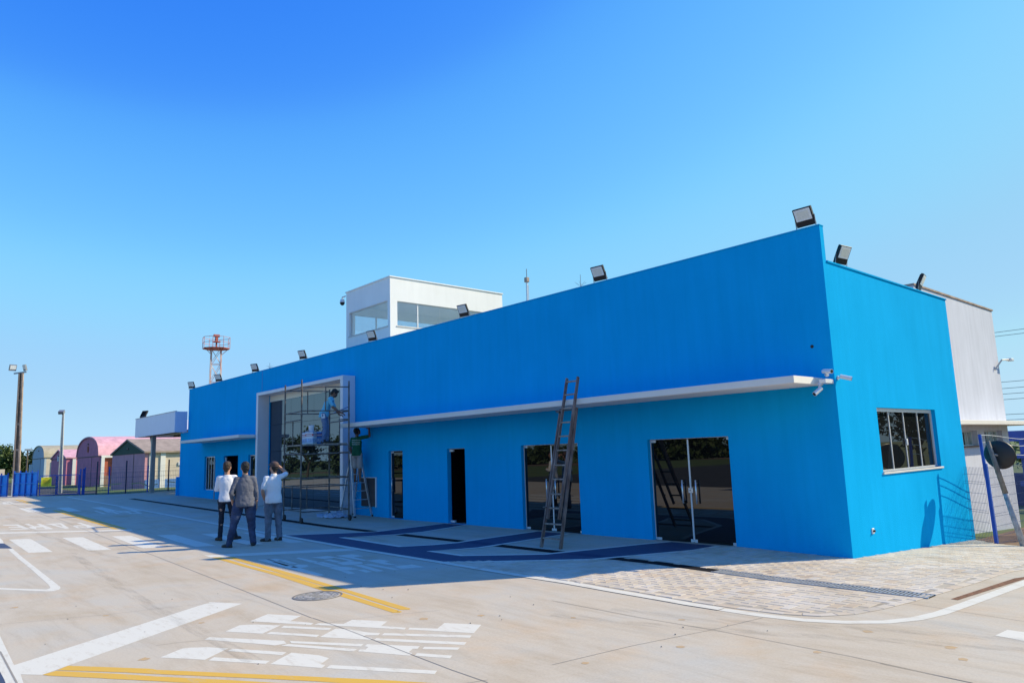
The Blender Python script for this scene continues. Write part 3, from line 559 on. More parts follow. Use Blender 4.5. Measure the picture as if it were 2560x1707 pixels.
# manhole
mh = thing('manhole_cover', (-3.97,-7.23,0), 'round cast iron manhole cover beside the double yellow lines', 'manhole cover')
m = MB(); ang = [2*math.pi*i/40 for i in range(40)]
def ringz(m, r0, r1, z0, z1, n=40):
    vs = []
    for r_, z in ((r0,z0),(r1,z0),(r1,z1),(r0,z1)): vs += [(-3.97+r_*math.cos(t), -7.23+r_*math.sin(t), z) for t in ang]
    fs = []
    for k in range(4):
        for i in range(n): fs.append((k*n+i, k*n+(i+1) % n, ((k+1) % 4)*n+(i+1) % n, ((k+1) % 4)*n+i))
    m.add(vs, fs)
ringz(m, .305, .328, .0005, .006); m.build('frame_ring', mat('ring_iron', (.20,.18,.16), .8), mh)
m = MB(); m.tube((-3.97,-7.23,.0005), (-3.97,-7.23,.005), .292, 40); m.build('lid', MT['iron'], mh)
m = MB(); ringz(m, .18, .194, .005, .008); ringz(m, .26, .273, .005, .008)
for i in range(14):
    t = 2*math.pi*i/14 + .2; c_, s_ = math.cos(t), math.sin(t)
    m.bar((-3.97+.212*c_, -7.23+.212*s_, .0062), (-3.97+.242*c_, -7.23+.242*s_, .0062), .04, .003)
for i in range(7): m.bar((-3.97-.12+.04*i, -7.23-.1+.02*(i % 2), .0062), (-3.97-.12+.04*i, -7.23+.09-.03*(i % 3), .0062), .016, .003)
m.build('raised_pattern', mat('worn_iron', (.27,.25,.22), .6, .2), mh)
# ------------------------------------------------------------------ terminal building
TB = thing('terminal_building', (-16,3,0), 'long bright blue flat roofed terminal building with white canopies and glass doors', 'building')
D_BIG = (-3.95,-2.08,-.012,1.98); D_2 = (-7.79,-5.9,-.005,1.98); N2 = (-10.8,-10.01,.0,1.98); N1 = (-13.78,-13.01,.012,1.99)
PT = (-22.62,-15.98,.06,4.38); W1 = (-29.8,-28.49,.6,2.12); LD = (-27.39,-25.72,.19,2.11); W3 = (-24.62,-23.3,.18,2.1)
m = wall_holes(MB(), 'x', -32.3, 0, -.5, 5.47, 0, .13, [D_BIG, D_2, N2, N1, PT, W1, LD, W3])
weld(m.build('front_wall', MT['blue'], TB))
m = wall_holes(MB(), 'y', .13, 5.85, -.6, 4.84, -.15, 0, [(1.53,4.38,1.25,2.39)])
weld(m.build('side_wall', MT['blue'], TB))
m = MB(); m.box(-.18,.022,.13,5.87,4.84,4.875); m.build('coping', MT['bluetrim'], TB, bevel=.006)
m = MB(); m.box(-32.31,.008,-.012,.145,5.47,5.495); m.build('coping', MT['bluetrim'], TB, bevel=.006)
m = MB(); m.box(-33.4,-32.3,.003,5.8,-.3,3.37); m.build('end_block', MT['blue'], TB)
m = MB(); m.box(-33.52,-33.4,-.12,.5,.1,1.2); m.build('buttress', MT['blue'], TB, bevel=.01)
m = MB(); m.box(-32.2,-.15,.13,5.8,4.45,4.58); m.build('roof', MT['roof'], TB)
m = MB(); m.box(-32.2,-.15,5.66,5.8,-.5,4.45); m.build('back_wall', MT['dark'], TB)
m = MB(); m.box(-32.3,-32.17,.13,5.66,-.5,5.2); m.build('end_wall', MT['blue'], TB)
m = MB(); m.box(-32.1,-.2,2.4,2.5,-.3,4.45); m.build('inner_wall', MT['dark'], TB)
m = MB(); m.box(-14.95,-.2,-1.0,0,2.75,2.87); m.build('canopy', MT['canopywhite'], TB, bevel=.006)
m = MB(); m.box(-30.2,-23.12,-1.0,0,2.765,2.885); m.build('canopy', MT['canopywhite'], TB, bevel=.006)
# portal
m = MB(); m.prism([(-22.8,.03),(-22.62,.03),(-22.62,4.38),(-15.98,4.38),(-15.98,.03),(-15.8,.03),(-15.8,4.5),(-22.8,4.5)], 'y', -.45, 0)
po = m.build('entrance_portal', MT['portal'], TB, bevel=.006)
m = MB(); m.box(-22.62,-15.98,.03,.1,4.15,4.38); m.build('lintel', MT['header'], po)
m = MB(); m.box(-22.62,-15.98,-.1,.1,.03,.1); m.build('threshold', MT['sill'], po)
m = MB(); m.box(-22.62,-15.98,.02,.09,4.135,4.15); m.build('top_rail', MT['alu'], po)
cx = [-22.62,-21.67,-20.72,-19.78,-18.83,-17.88,-16.93,-15.98]; cz = [.1,1.17,2.18,3.21,4.135]
rnd = random.Random(11)
for i in range(7):
    for j in range(4):
        m = MB(); q = Matrix.Translation(((cx[i]+cx[i+1])/2, .055, (cz[j]+cz[j+1])/2)) @ Euler((R(rnd.uniform(-.10,.10)), 0, R(rnd.uniform(-.10,.10)))).to_matrix().to_4x4()
        m.obox(q, cx[i+1]-cx[i]-.010, .012, cz[j+1]-cz[j]-.010); m.build('glass_pane', MT['glass'], po)
m = MB(); m.box(-22.62,-15.98,.09,.11,.1,4.135); m.build('backing', MT['black'], po)
# doors
def patch(m, x0, x1, z0, z1, y=.085): m.box(x0, x1, y, .115, z0, z1)
def glass_door(d, split, handles, edges=True):
    x0, x1, z0, z1 = d; y = .10
    m = MB(); gaps = [x0, split, x1] if split else [x0, x1]
    for a_, b_ in zip(gaps[:-1], gaps[1:]): m.box(a_+.012, b_-.012, .098, .108, z0+.012, z1-.012)
    dp = m.build('glass_door', MT['doorglass'], TB)
    m = MB()
    m.box(x0+.004, x0+.022, .085, .12, z0+.02, z1-.01)
    if split: m.box(split-.017, split+.017, .088, .116, z0+.02, z1-.02)
    m.box(x0, x1, .087, .125, z1-.010, z1)
    m.build('door_edge', MT['alu'], dp)
    fits = [(x0+.022, x0+.14, z1-.065, z1-.012), (x1-.10, x1-.006, z1-.065, z1-.012), (x0+.022, x0+.15, z0+.012, z0+.062), (x1-.12, x1-.006, z0+.012, z0+.062)]
    if split: fits += [(split-.075, split-.02, z0+.012, z0+.07), (split+.02, split+.075, z0+.012, z0+.07)]
    for ft in fits:
        m = MB(); patch(m, *ft); m.build('hinge_fitting', MT['alu'], dp, bevel=.004)
    if split:
        m = MB(); m.box(split-.05, split+.05, .075, .125, z0+.94, z0+1.04); m.build('lock', MT['chrome'], dp, bevel=.006)
        m = MB(); m.tube((split-.008,.07,z0+.99), (split-.008,.076,z0+.99), .012, 10); m.build('keyhole', MT['black'], dp)
    for hx in handles:
        m = MB(); m.tube((hx,.045,z0+.74), (hx,.045,z0+1.19), .017, 10)
        for zz in (.80, 1.13): m.tube((hx,.045,z0+zz), (hx,.1,z0+zz), .010, 8)
        m.build('handle', MT['chrome'], dp, smooth=True)
    return dp
glass_door(D_BIG, -3.04, (-3.2,-2.89)); glass_door(D_2, -6.84, (-6.99,-6.70))
dp = glass_door(N1, None, (-13.68,))
# the open doorway keeps its swung leaf and pivots
m = MB(); m.bar((-10.77,.11,.99), (-10.66,1.0,.99), .01, 1.93); dp = m.build('open_door_leaf', MT['doorglass'], TB)
m = MB(); m.box(-10.78,-10.62,.06,.12,1.90,1.955); m.build('hinge_fitting', MT['alu'], dp, bevel=.004)
m = MB(); m.box(-10.78,-10.60,.06,.12,.02,.075); m.build('hinge_fitting', MT['alu'], dp, bevel=.004)
m = MB(); m.box(-10.8,-10.01,.06,.11,1.965,1.98); m.build('door_head', MT['sill'], TB)
m = MB(); m.box(-27.36,-27.3,.06,.12,1.85,2.05); m.build('door_closer', MT['alu'], TB)
# left windows
for (x0,x1,z0,z1), n_ in ((W1,4),(W3,2)):
    m = MB(); m.box(x0+.02, x1-.02, .098, .108, z0+.02, z1-.02); wn = m.build('window', MT['sideglass'], TB)
    m = MB(); m.box(x0,x1,.085,.125,z1-.045,z1); m.box(x0,x1,.085,.125,z0,z0+.035); m.box(x0,x0+.03,.085,.125,z0+.035,z1-.045); m.box(x1-.03,x1,.085,.125,z0+.035,z1-.045)
    for k in range(1, n_): xx = x0+(x1-x0)*k/n_; m.box(xx-.016,xx+.016,.082,.122,z0+.035,z1-.045)
    m.build('frame', MT['alu'], wn)
# louvre panel beside the stepladder
m = MB(); m.box(-15.36,-14.5,-.035,0,.32,1.19); pn = m.build('vent_panel', MT['louver'], TB)
m = MB(); m.box(-14.5,-14.46,-.045,0,.30,1.21); m.box(-15.38,-14.5,-.045,0,1.19,1.21); m.build('frame', MT['alu'], pn)
m = MB()
for k in range(16): m.bar((-15.34,-.042,.36+.052*k), (-14.52,-.042,.36+.052*k), .03, .008)
m.build('slats', MT['louver'], pn)
# side window
m = MB()
for k in range(4): a_ = 1.56+(4.35-1.56)*k/4; m.box(-.112,-.104,a_+.012,a_+(4.35-1.56)/4-.012,1.29,2.33)
wn = m.build('window', MT['sideglass'], TB)
m = MB(); m.box(-.13,-.075,1.53,4.38,2.325,2.39); m.box(-.13,-.075,1.53,4.38,1.25,1.285); m.box(-.13,-.075,1.53,1.56,1.285,2.325); m.box(-.13,-.075,4.35,4.38,1.285,2.325)
for k in range(1,4): yy = 1.56+(4.35-1.56)*k/4; m.box(-.118,-.09,yy-.011,yy+.011,1.285,2.325)
m.build('frame', MT['alu'], wn)
m = MB(); m.box(-.085,-.06,2.915,2.975,1.70,1.82); m.build('latch', MT['alu'], wn, bevel=.008)
m = MB(); m.box(-.075,.03,1.49,4.43,1.215,1.25); m.build('sill', MT['sill'], TB, bevel=.004)
# small fixtures on the walls
m = MB(); m.box(0,.02,.78,.86,.27,.36); ob = m.build('socket_box', MT['alu'], TB, bevel=.004)
m = MB(); m.tube((.018,.82,.315), (.05,.82,.315), .018, 10); m.build('spout', MT['mask'], ob)
m = MB(); m.box(-23.36,-23.335,-.004,0,4.5,5.47); m.build('wall_joint', MT['bluepost'], TB)
m = MB(); m.tube((-.33,-.004,3.42),(-.33,-.0,3.42),.03,10); m.build('wall_plug', MT['black'], TB)
m = MB(); m.box(-.13,-.02,-.30,-.0,2.76,2.83); m.build('junction_box', MT['alu'], TB, bevel=.006)
m = MB(); m.tube((-23.1,.2,5.4),(-23.1,.2,5.78),.007,6); rod = m.build('lightning_rod', MT['grey'])
tag(rod, 'thin lightning rod with spread prongs above the entrance portal', 'lightning rod')
def prongs(m, x, y, z):
    for k in range(6):
        t = k*math.pi/3; m.tube((x,y,z), (x+.14*math.cos(t), y+.14*math.sin(t), z+.10), .0028, 5)
m = MB(); prongs(m, -23.1,.2,5.56); m.build('prongs', MT['grey'], rod)
m = MB(); m.tube((-5.75,.2,5.2),(-5.75,.2,5.84),.006,6); rod = m.build('lightning_rod', MT['grey'])
tag(rod, 'thin lightning rod with spread prongs behind the roof edge left of a floodlight', 'lightning rod')
m = MB(); prongs(m, -5.75,.2,5.56); m.build('prongs', MT['grey'], rod)
mast = thing('antenna_mast', (-10.58,3,4.5), 'slender white antenna mast with a small sensor rising behind the blue parapet', 'antenna')
m = MB(); m.tube((-10.6,3,4.58),(-10.56,3,7.05),.03,8); m.build('pole', MT['alu'], mast)
m = MB(); m.tube((-10.5,3,4.58),(-10.5,3,6.9),.012,6); m.build('cable_pipe', MT['alu'], mast)
m = MB(); m.box(-10.62,-10.5,2.94,3.06,7.0,7.15); m.build('sensor', MT['pole'], mast, bevel=.01)
m = MB(); m.tube((-10.555,3,7.15),(-10.555,3,7.42),.012,6); m.build('tip', MT['grey'], mast)
m = MB(); m.tube((-28.0,-.16,.19),(-28.0,-.16,2.0),.025,8); po_ = m.build('stand_post', MT['grey']); tag(po_, 'thin dark metal post standing by the far left window', 'post')
m = MB(); m.tube((-28.0,-.16,.19),(-28.0,-.16,.22),.13,14); m.build('foot', MT['grey'], po_)
# ------------------------------------------------------------------ floodlights
FLG = 'floodlights along the roof edges'
def floodlight(label):
    t = thing('floodlight', (0,0,0), label, 'floodlight', FLG)
    q = Matrix.Translation((0,-.05,.19)) @ Euler((R(27),0,0)).to_matrix().to_4x4()
    m = LMB(); m.obox(q, .33, .055, .33)
    for k in range(9): m.obox(q @ Matrix.Translation((-.14+.035*k,.035,.02)), .010, .02, .24)
    m.build('housing', MT['lightbody'], t, bevel=.008)
    m = LMB(); m.obox(q @ Matrix.Translation((0,-.0295,.045)), .285, .006, .205); ln = m.build('lens', MT['lens'], t)
    m = LMB(); m.obox(q @ Matrix.Translation((0,-.034,.045)), .21, .004, .135)
    m.build('led_array', mat('led_board', (.74,.73,.66), .3, var=.15, vscale=90), ln)
    m = LMB()
    for s in (-1,1): m.bar((s*.174,.0,-.02), (s*.174,-.04,.2), .016, .006, (0,1,0))
    m.bar((-.177,0,-.0), (.177,0,.0), .03, .006)
    m.build('bracket', MT['grey'], t)
    return t
fl0 = floodlight('black floodlight at the tall right corner of the blue facade, largest of the row')
fl0.location = (-.25,.06,5.50)
FLS = [(-5.02,'second floodlight from the right corner, nearest the thin lightning rod'), (-9.95,'floodlight overlapping the right side windows of the white tower'), (-14.77,'floodlight in front of the white tower wall, under its left window'),
       (-19.75,'floodlight on the parapet above the middle of the entrance portal'), (-24.2,'floodlight just left of the lightning rod over the entrance portal'), (-28.4,'floodlight in front of the red lattice beacon tower'), (-32.1,'floodlight at the far left end of the blue parapet')]
for i, (x, lb) in enumerate(FLS):
    c = copy_tree(fl0); c.location = (x,.06,5.50); c['label'] = lb; c.rotation_euler = (0,0,R((6,10,17,20,26,30,36)[i]))
c = copy_tree(fl0); c.location = (-.04,.78,4.88); c.rotation_euler = (0,0,R(82)); c['label'] = 'floodlight on the low side wall close to the tall corner, lens facing right'
c = copy_tree(fl0); c.location = (-.04,4.45,4.88); c.rotation_euler = (0,0,R(101)); c['label'] = 'floodlight near the rear of the low side wall, seen edge on'
c = copy_tree(fl0); c.location = (-38.55,-.45,4.41); c.rotation_euler = (0,0,R(205)); c.scale = (1.25,1.25,1.25); c['label'] = 'black floodlight seen from behind on top of the pale carport roof'
# ------------------------------------------------------------------ security cameras
def bullet(loc, d, label, arm):
    t = thing('security_camera', loc, label, 'security camera', 'bullet cameras at the corner of the blue building')
    l = Vector(loc); d = Vector(d).normalized(); p = l + Vector(arm)
    m = MB(); m.tube(l, l+Vector((0,0,-.0))+Vector(arm)*.2, .035, 10); m.tube(l, p, .014, 8); m.build('bracket', MT['alu'], t)
    m = MB(); m.tube(p-d*.06, p+d*.12, .036, 12); m.build('housing', MT['alu'], t, smooth=False)
    m = MB(); m.tube(p+d*.12, p+d*.124, .028, 12); m.build('lens', MT['black'], t)
bullet((-.13,-.28,2.75), (-.3,-.8,-.55), 'white bullet camera hanging below the right end of the canopy, aimed down', (0,-.05,-.10))
bullet((0,.10,2.86), (.75,.3,-.25), 'white bullet camera on the sunlit side wall by the corner', (.10,.02,.0))
bullet((-.08,-.1,2.90), (.85,-.3,-.1), 'small white camera on top of the canopy end by the corner', (.02,-.06,.06))
# ------------------------------------------------------------------ control tower
CT = thing('control_tower', (-21.9,7,4.6), 'white control tower cab with wide glazed bands rising behind the blue parapet', 'control tower')
FW = (-23.45,-20.2,7.22,8.3); RW = (4.35,9.85,7.22,8.28)
m = wall_holes(MB(), 'x', -23.7, -20, 0, 9.27, 4, 4.18, [FW]); wall_holes(m, 'x', -23.7, -20, 0, 9.27, 10.02, 10.2, [FW])
wall_holes(m, 'y', 4.18, 10.02, 0, 9.27, -20.18, -20, [RW]); wall_holes(m, 'y', 4.18, 10.02, 0, 9.27, -23.7, -23.52, [RW])
weld(m.build('wall', MT['white'], CT))
m = MB(); m.box(-23.52,-20.18,4.18,10.02,8.62,8.74); m.box(-23.52,-20.18,4.18,10.02,6.2,6.3); m.build('roof', MT['white'], CT)
m = MB(); m.box(-23.74,-19.96,3.96,10.24,9.27,9.32); m.build('coping', MT['white'], CT, bevel=.006)
def band(axis, d, u0, u1, z0, z1, muls, name='window'):
    m = MB()
    def B(m, a, b, c, e, k): m.box(a,b,d-k,d+k,c,e) if axis == 'x' else m.box(d-k,d+k,a,b,c,e)
    us = [u0+.03] + muls + [u1-.03]
    for a_, b_ in zip(us[:-1], us[1:]): B(m, a_+.008, b_-.008, z0+.03, z1-.03, .005)
    wn = m.build(name, MT['towerglass'], CT)
    m = MB(); B(m,u0,u1,z0,z0+.03,.03); B(m,u0,u1,z1-.03,z1,.03); B(m,u0,u0+.03,z0+.03,z1-.03,.03); B(m,u1-.03,u1,z0+.03,z1-.03,.03)
    for k in muls[:1 if axis == 'y' else 0]: B(m, k-.03, k+.03, z0+.03, z1-.03, .028)
    m.build('frame', MT['alu'], wn)
    m = MB(); B(m,u0-.05,u1+.05,z0-.045,z0-.0,.115); m.build('sill', MT['sill'], wn)
band('x', 4.09, *FW, [-22.4,-21.55,-21.3]); band('y', -20.09, *RW, [5.42,6.6,7.7,8.8]); band('x', 10.11, *FW, [-22.2,-21.2]); band('y', -23.61, *RW, [5.5,7.0,8.4])
t = thing('dome_camera', (-23.7,4.0,9.1), 'black and white dome camera on a bracket at the left corner of the white tower', 'security camera')
m = MB(); m.tube((-23.7,3.95,9.12),(-23.98,3.95,9.12),.035,8); m.tube((-23.98,3.95,9.12),(-23.98,3.95,9.02),.035,8); m.build('bracket', MT['alu'], t)
m = MB(); m.tube((-23.98,3.95,9.02),(-23.98,3.95,8.88),.09,12,r2=.12); m.build('housing', MT['alu'], t)
m = MB(); m.ball((-23.98,3.95,8.87),.11,.11,.13); m.build('dome', MT['black'], t, smooth=True)
# ------------------------------------------------------------------ annex
AN = thing('annex_building', (-4,9,-.5), 'rough white taller annex behind the blue side wall with small high windows', 'building')
HW = [(8.02,9.12,1.6,1.97), (9.7,11.2,1.6,1.97)]
m = wall_holes(MB(), 'y', 5.95, 11.75, -1.5, 5.33, -.85, -.65, HW); m.box(-9,-.85,5.95,6.1,-1.5,5.33); m.box(-9,-.85,11.6,11.75,-1.5,5.33); m.box(-9,-8.85,6.1,11.6,-1.5,5.33)
weld(m.build('wall', MT['offwhite'], AN))
m = MB(); m.box(-8.85,-.85,6.1,11.6,4.9,5.0); m.build('roof', MT['roof'], AN)
m = MB(); m.box(-9.04,-.62,5.92,11.79,5.33,5.37); m.build('coping', mat('brown_coping', (.34,.25,.2), .9, var=.3), AN)
m = MB(); m.box(-.65,-.12,6.0,11.75,2.1,2.2); m.box(-3.0,-.12,11.75,13.1,2.1,2.19); m.build('canopy', MT['canopywhite'], AN, bevel=.006)
for (a_,b_,c_,d_), n_ in zip(HW,(3,4)):
    m = MB(); m.box(-.80,-.79,a_+.02,b_-.02,c_+.02,d_-.02); wn = m.build('window', mat('dusty_pane', (.30,.36,.34), .25, var=.4, vscale=2.5, spec=.6), AN)
    m = MB(); m.box(-.82,-.77,a_,b_,c_,c_+.03); m.box(-.82,-.77,a_,b_,d_-.03,d_); m.box(-.82,-.77,a_,a_+.03,c_+.03,d_-.03); m.box(-.82,-.77,b_-.03,b_,c_+.03,d_-.03)
    for k in range(1,n_): yy = a_+(b_-a_)*k/n_; m.box(-.815,-.775,yy-.012,yy+.012,c_+.03,d_-.03)
    m.build('frame', MT['alu'], wn)
    m = MB(); m.box(-.805,-.785,a_+(b_-a_)/n_*1.05,a_+(b_-a_)/n_*1.5,c_+.03,d_-.03); m.build('open_gap', MT['dark'], wn)
    m = MB(); m.box(-.76,-.60,a_-.05,b_+.05,c_-.03,c_); m.build('sill', MT['brown'], wn)
t = thing('wall_lamp', (-.65,11.5,3.85), 'small lamp on a bent arm near the rear edge of the white annex', 'wall lamp')
m = MB(); m.tube((-.62,11.2,3.62),(-.5,11.5,3.9),.02,6); m.tube((-.5,11.5,3.9),(-.45,11.95,3.93),.02,6); m.build('arm', MT['grey'], t)
m = MB(); m.box(-.52,-.38,11.95,12.2,3.90,3.97); m.build('lamp_head', MT['alu'], t, bevel=.01)
# ------------------------------------------------------------------ carport
CP = thing('carport', (-36,2,.3), 'pale lilac box roofed carport on a steel column left of the terminal', 'carport')
m = MB(); m.box(-39.4,-32.4,-.6,-.54,3.38,4.4); m.box(-32.46,-32.4,-.54,-.02,3.38,4.4); m.box(-39.4,-39.34,-.54,6,3.38,4.4); m.build('fascia', MT['fascia'], CP)
m = MB(); m.box(-39.34,-33.42,-.54,6,3.5,3.56); m.build('roof', MT['grey'], CP)
m = MB(); m.box(-39.42,-32.38,-.62,-.52,4.4,4.43); m.build('coping', MT['sill'], CP)
m = MB()
for yy in (0,1.5,3,4.5): m.box(-39.34,-33.42,yy-.06,yy+.06,3.4,3.5)
m.build('beam', MT['poledark'], CP)
m = MB(); m.box(-37.74,-37.52,-.2,.0,.33,3.42); m.build('column', MT['grey'], CP)
m = MB(); m.bar((-37.75,-.1,2.85),(-38.2,-.1,3.42),.1,.1); m.build('brace', MT['grey'], CP)
# ------------------------------------------------------------------ beacon tower
BT = thing('beacon_tower', (-60.7,11.2,0), 'red and white lattice beacon tower with a round railed platform', 'tower')
def bp(k, z, r): t = R(20)+k*math.pi/2; return (-60.7+r*math.cos(t), 11.2+r*math.sin(t), z)
lv = [0,2.4,4.8,7.2,9.0,10.6,12.0]; rr = [.78,.74,.70,.66,.63,.60,.57]
m = MB()
for i in range(6):
    for k in range(4):
        m.tube(bp(k,lv[i],rr[i]), bp(k,lv[i+1],rr[i+1]), .036, 6); m.tube(bp(k,lv[i],rr[i]), bp(k+1,lv[i+1],rr[i+1]), .022, 5); m.tube(bp(k+1,lv[i],rr[i]), bp(k,lv[i+1],rr[i+1]), .022, 5)
        m.tube(bp(k,lv[i+1],rr[i+1]), bp(k+1,lv[i+1],rr[i+1]), .025, 5)
m.build('lattice', MT['galv'], BT)
def ring8(k, z, r=1.18): t = k*math.pi/4+.2; return (-60.7+r*math.cos(t), 11.2+r*math.sin(t), z)
m = MB(); m.prism([ring8(k,0)[:2] for k in range(8)], 'z', 12.0, 12.06)
for k in range(4): m.tube(bp(k,11.5,.58), ring8(2*k,11.98,1.05), .025, 5)
m.build('platform', MT['redpaint'], BT)
m = MB()
for k in range(8):
    m.tube(ring8(k,12.05), ring8(k,13.05), .028, 5)
    for z in (12.55,13.03): m.tube(ring8(k,z), ring8(k+1,z), .022, 5)
m.build('railing', mat('pink_white_rail', (.55,.28,.3), .6), BT)
m = MB(); m.tube((-60.7,11.2,12.08),(-60.7,11.2,12.7),.07,8); m.box(-60.98,-60.42,10.92,11.48,12.62,12.68); m.build('pedestal', MT['redpaint'], BT)
m = MB(); m.box(-60.81,-60.59,11.09,11.31,12.68,13.08); m.tube((-60.7,10.95,13.22),(-60.7,11.45,13.22),.13,12); m.tube((-60.7,11.2,13.05),(-60.7,11.2,13.2),.1,8); m.build('beacon_lamp', MT['redpaint'], BT)
m = MB(); m.tube(ring8(4,12.05),ring8(4,13.4),.015,5); m.build('whip_antenna', MT['alu'], BT)
# ------------------------------------------------------------------ hangars
def arch(x0, x1, ze, za, n=18, p=.78):
    c = (x0+x1)/2; h = (x1-x0)/2
    return [(c-h*math.cos(math.pi*i/n), ze+(za-ze)*math.sin(math.pi*i/n)**p) for i in range(n+1)]
def hangar(name, label, x0, x1, yf, yb, zb, ze, za, kind, wallm, sidem, roofm, over=.25, gablem=None):
    T = thing(name, ((x0+x1)/2,(yf+yb)/2,zb), label, 'hangar')
    prof = arch(x0,x1,ze,za) if kind == 'arch' else [(x0,ze),((x0+x1)/2,za),(x1,ze)]
    m = MB(); m.prism([(x0,zb-.4)] + ([(x0,ze)] if kind != 'arch' else []) + prof[(0 if kind == 'arch' else 1):] + [(x1,zb-.4)], 'y', yf, yf+.25); m.build('gable_wall', wallm, T)
    m = MB(); m.box(x1-.2,x1-.02,yf+.25,yb,zb-.4,ze-.05); m.box(x0+.02,x0+.2,yf+.25,yb,zb-.4,ze-.05); m.box(x0+.2,x1-.2,yb-.2,yb,zb-.4,ze-.05); m.build('side_wall', sidem, T)
    m = MB(); up = [(x, z+.12) for x, z in prof]; k = over
    lo = [(prof[0][0]-k, prof[0][1]-k*.5)] + prof[1:-1] + [(prof[-1][0]+k, prof[-1][1]-k*.5)]
    hi = [(x, z+.13) for x, z in lo]
    m.prism(lo + hi[::-1], 'y', yf-.12, yb+.1)
    r_ = m.build('roof', roofm, T)
    if gablem:
        m = MB(); m.prism([(x0,ze-.1)]+prof+[(x1,ze-.1)], 'y', yf-.03, yf-.0); m.build('gable_board', gablem, T)
    c = (x0+x1)/2
    m = MB(); m.box(x0+(x1-x0)*.68,x0+(x1-x0)*.68+.09,yf-.02,yf,zb,ze-.1); m.box(x0,x1,yf-.025,yf,ze-.14,ze-.05); m.build('door_joint', MT['poledark'], T)
    m = MB(); m.box(c-.2,c+.3,yf-.08,yf-.03,za-.72,za-.60); m.build('gable_lamp', MT['poledark'], T)
    return T
H1 = hangar('hangar', 'pink walled hangar with a green gable and grey ridged roof, nearest behind the fence', -64.3,-54.56,4,22,-.12,2.88,3.85,'gable',MT['pinkpale'],MT['cream'],MT['fibro'],gablem=MT['greenboard'])
for ya, yb in ((4.3,4.6),(5.1,5.45)):
    m = MB(); m.box(-54.58,-54.48,ya,yb,-.12,2.8); m.build('corner_column', MT['whitecol'], H1)
m = MB(); m.box(-54.58,-54.52,4.05,22,-.12,.75); m.build('dado', MT['bluedado'], H1)
m = MB(); m.box(-54.58,-54.5,6.4,7.1,1.75,2.0); m.build('wall_plate', MT['alu'], H1)
H2 = hangar('hangar', 'bright pink hangar with a high round arched roof', -88.5,-78.3,6,30,-.13,3.02,4.95,'arch',MT['pink'],MT['redbrick'],MT['pinkroof'],over=.1)
for yy, zt in ((6.15,2.9),(7.35,2.9),(8.7,2.9)):
    m = MB(); m.box(-78.32,-78.0,yy,yy+.3,-.3,zt); m.build('column', MT['whitecol'], H2)
m = MB(); m.box(-78.32,-78.05,6.15,9.2,2.75,3.0); m.build('beam', MT['whitecol'], H2)
m = MB(); m.box(-78.32,-78.2,6.1,8.9,-.3,.95); m.build('dado', MT['brown'], H2)
m = MB(); m.box(-83.6,-83.1,5.93,6,3.45,4.05); m.build('vent', MT['redbrick'], H2)
H3 = hangar('hangar', 'small pink hangar with a low ridged roof between the pale and the arched pink ones', -103.6,-94.3,6,26,-.1,3.05,4.0,'gable',MT['pink'],MT['pink'],MT['pinkroof'],over=.15)
for yy in (6.6,8.1): 
    m = MB(); m.box(-94.32,-94.0,yy,yy+.35,-.3,2.9); m.build('column', MT['whitecol'], H3)
m = MB(); m.box(-99.4,-98.7,5.93,6,2.7,3.4); m.build('vent', MT['whitecol'], H3)
H4 = hangar('hangar', 'pale grey blue hangar with an ochre arched roof, farthest to the left', -131.2,-121,8,40,-.2,3.5,5.25,'arch',MT['palewall'],MT['cream'],MT['paleroof'],over=.1)
for yy in (9.4,11.2):
    m = MB(); m.box(-121.02,-120.6,yy,yy+.5,-.3,3.3); m.build('column', MT['whitecol'], H4)
m = MB(); m.box(-131.3,-131.0,7.6,8,-.3,2.6); m.build('side_post', MT['whitecol'], H4)
SB = thing('guard_hut', (-61,-5,0), 'small brown hut with a pale overhanging roof at the left picture edge', 'hut')
m = MB(); m.box(-62.5,-60,-7.5,-4.2,-.2,1.35); m.build('wall', MT['brown'], SB)
m = MB(); m.box(-62.7,-59.8,-7.7,-4.1,1.35,1.9); m.build('roof', MT['cream'], SB)
# ------------------------------------------------------------------ trees
def crown(m, c, rx, ry, rz, n, s, rnd, clumps=26):
    cl = []
    for i in range(clumps):
        d = Vector((rnd.gauss(0,1), rnd.gauss(0,1), rnd.gauss(0,1))).normalized()*rnd.uniform(.35,1.0)
        cl.append((Vector((c[0]+d.x*rx, c[1]+d.y*ry, c[2]+d.z*rz)), rnd.uniform(.22,.42)))
    for i in range(n):
        cc, cr = rnd.choice(cl); d = Vector((rnd.gauss(0,1), rnd.gauss(0,1), rnd.gauss(0,.8)))
        p = cc + Vector((d.x*rx, d.y*ry, d.z*rz))*cr*.55
        q = Euler((rnd.uniform(-1.2,1.2), rnd.uniform(-1.2,1.2), rnd.uniform(0,6.28))).to_matrix(); w_ = s*rnd.uniform(.6,1.3); h_ = w_*rnd.uniform(.45,.8)
        m.add([p+q@Vector(v) for v in ((-w_/2,0,0),(0,-h_/2,.1*w_),(w_/2,0,0),(0,h_/2,.1*w_))], [(0,1,2,3)])
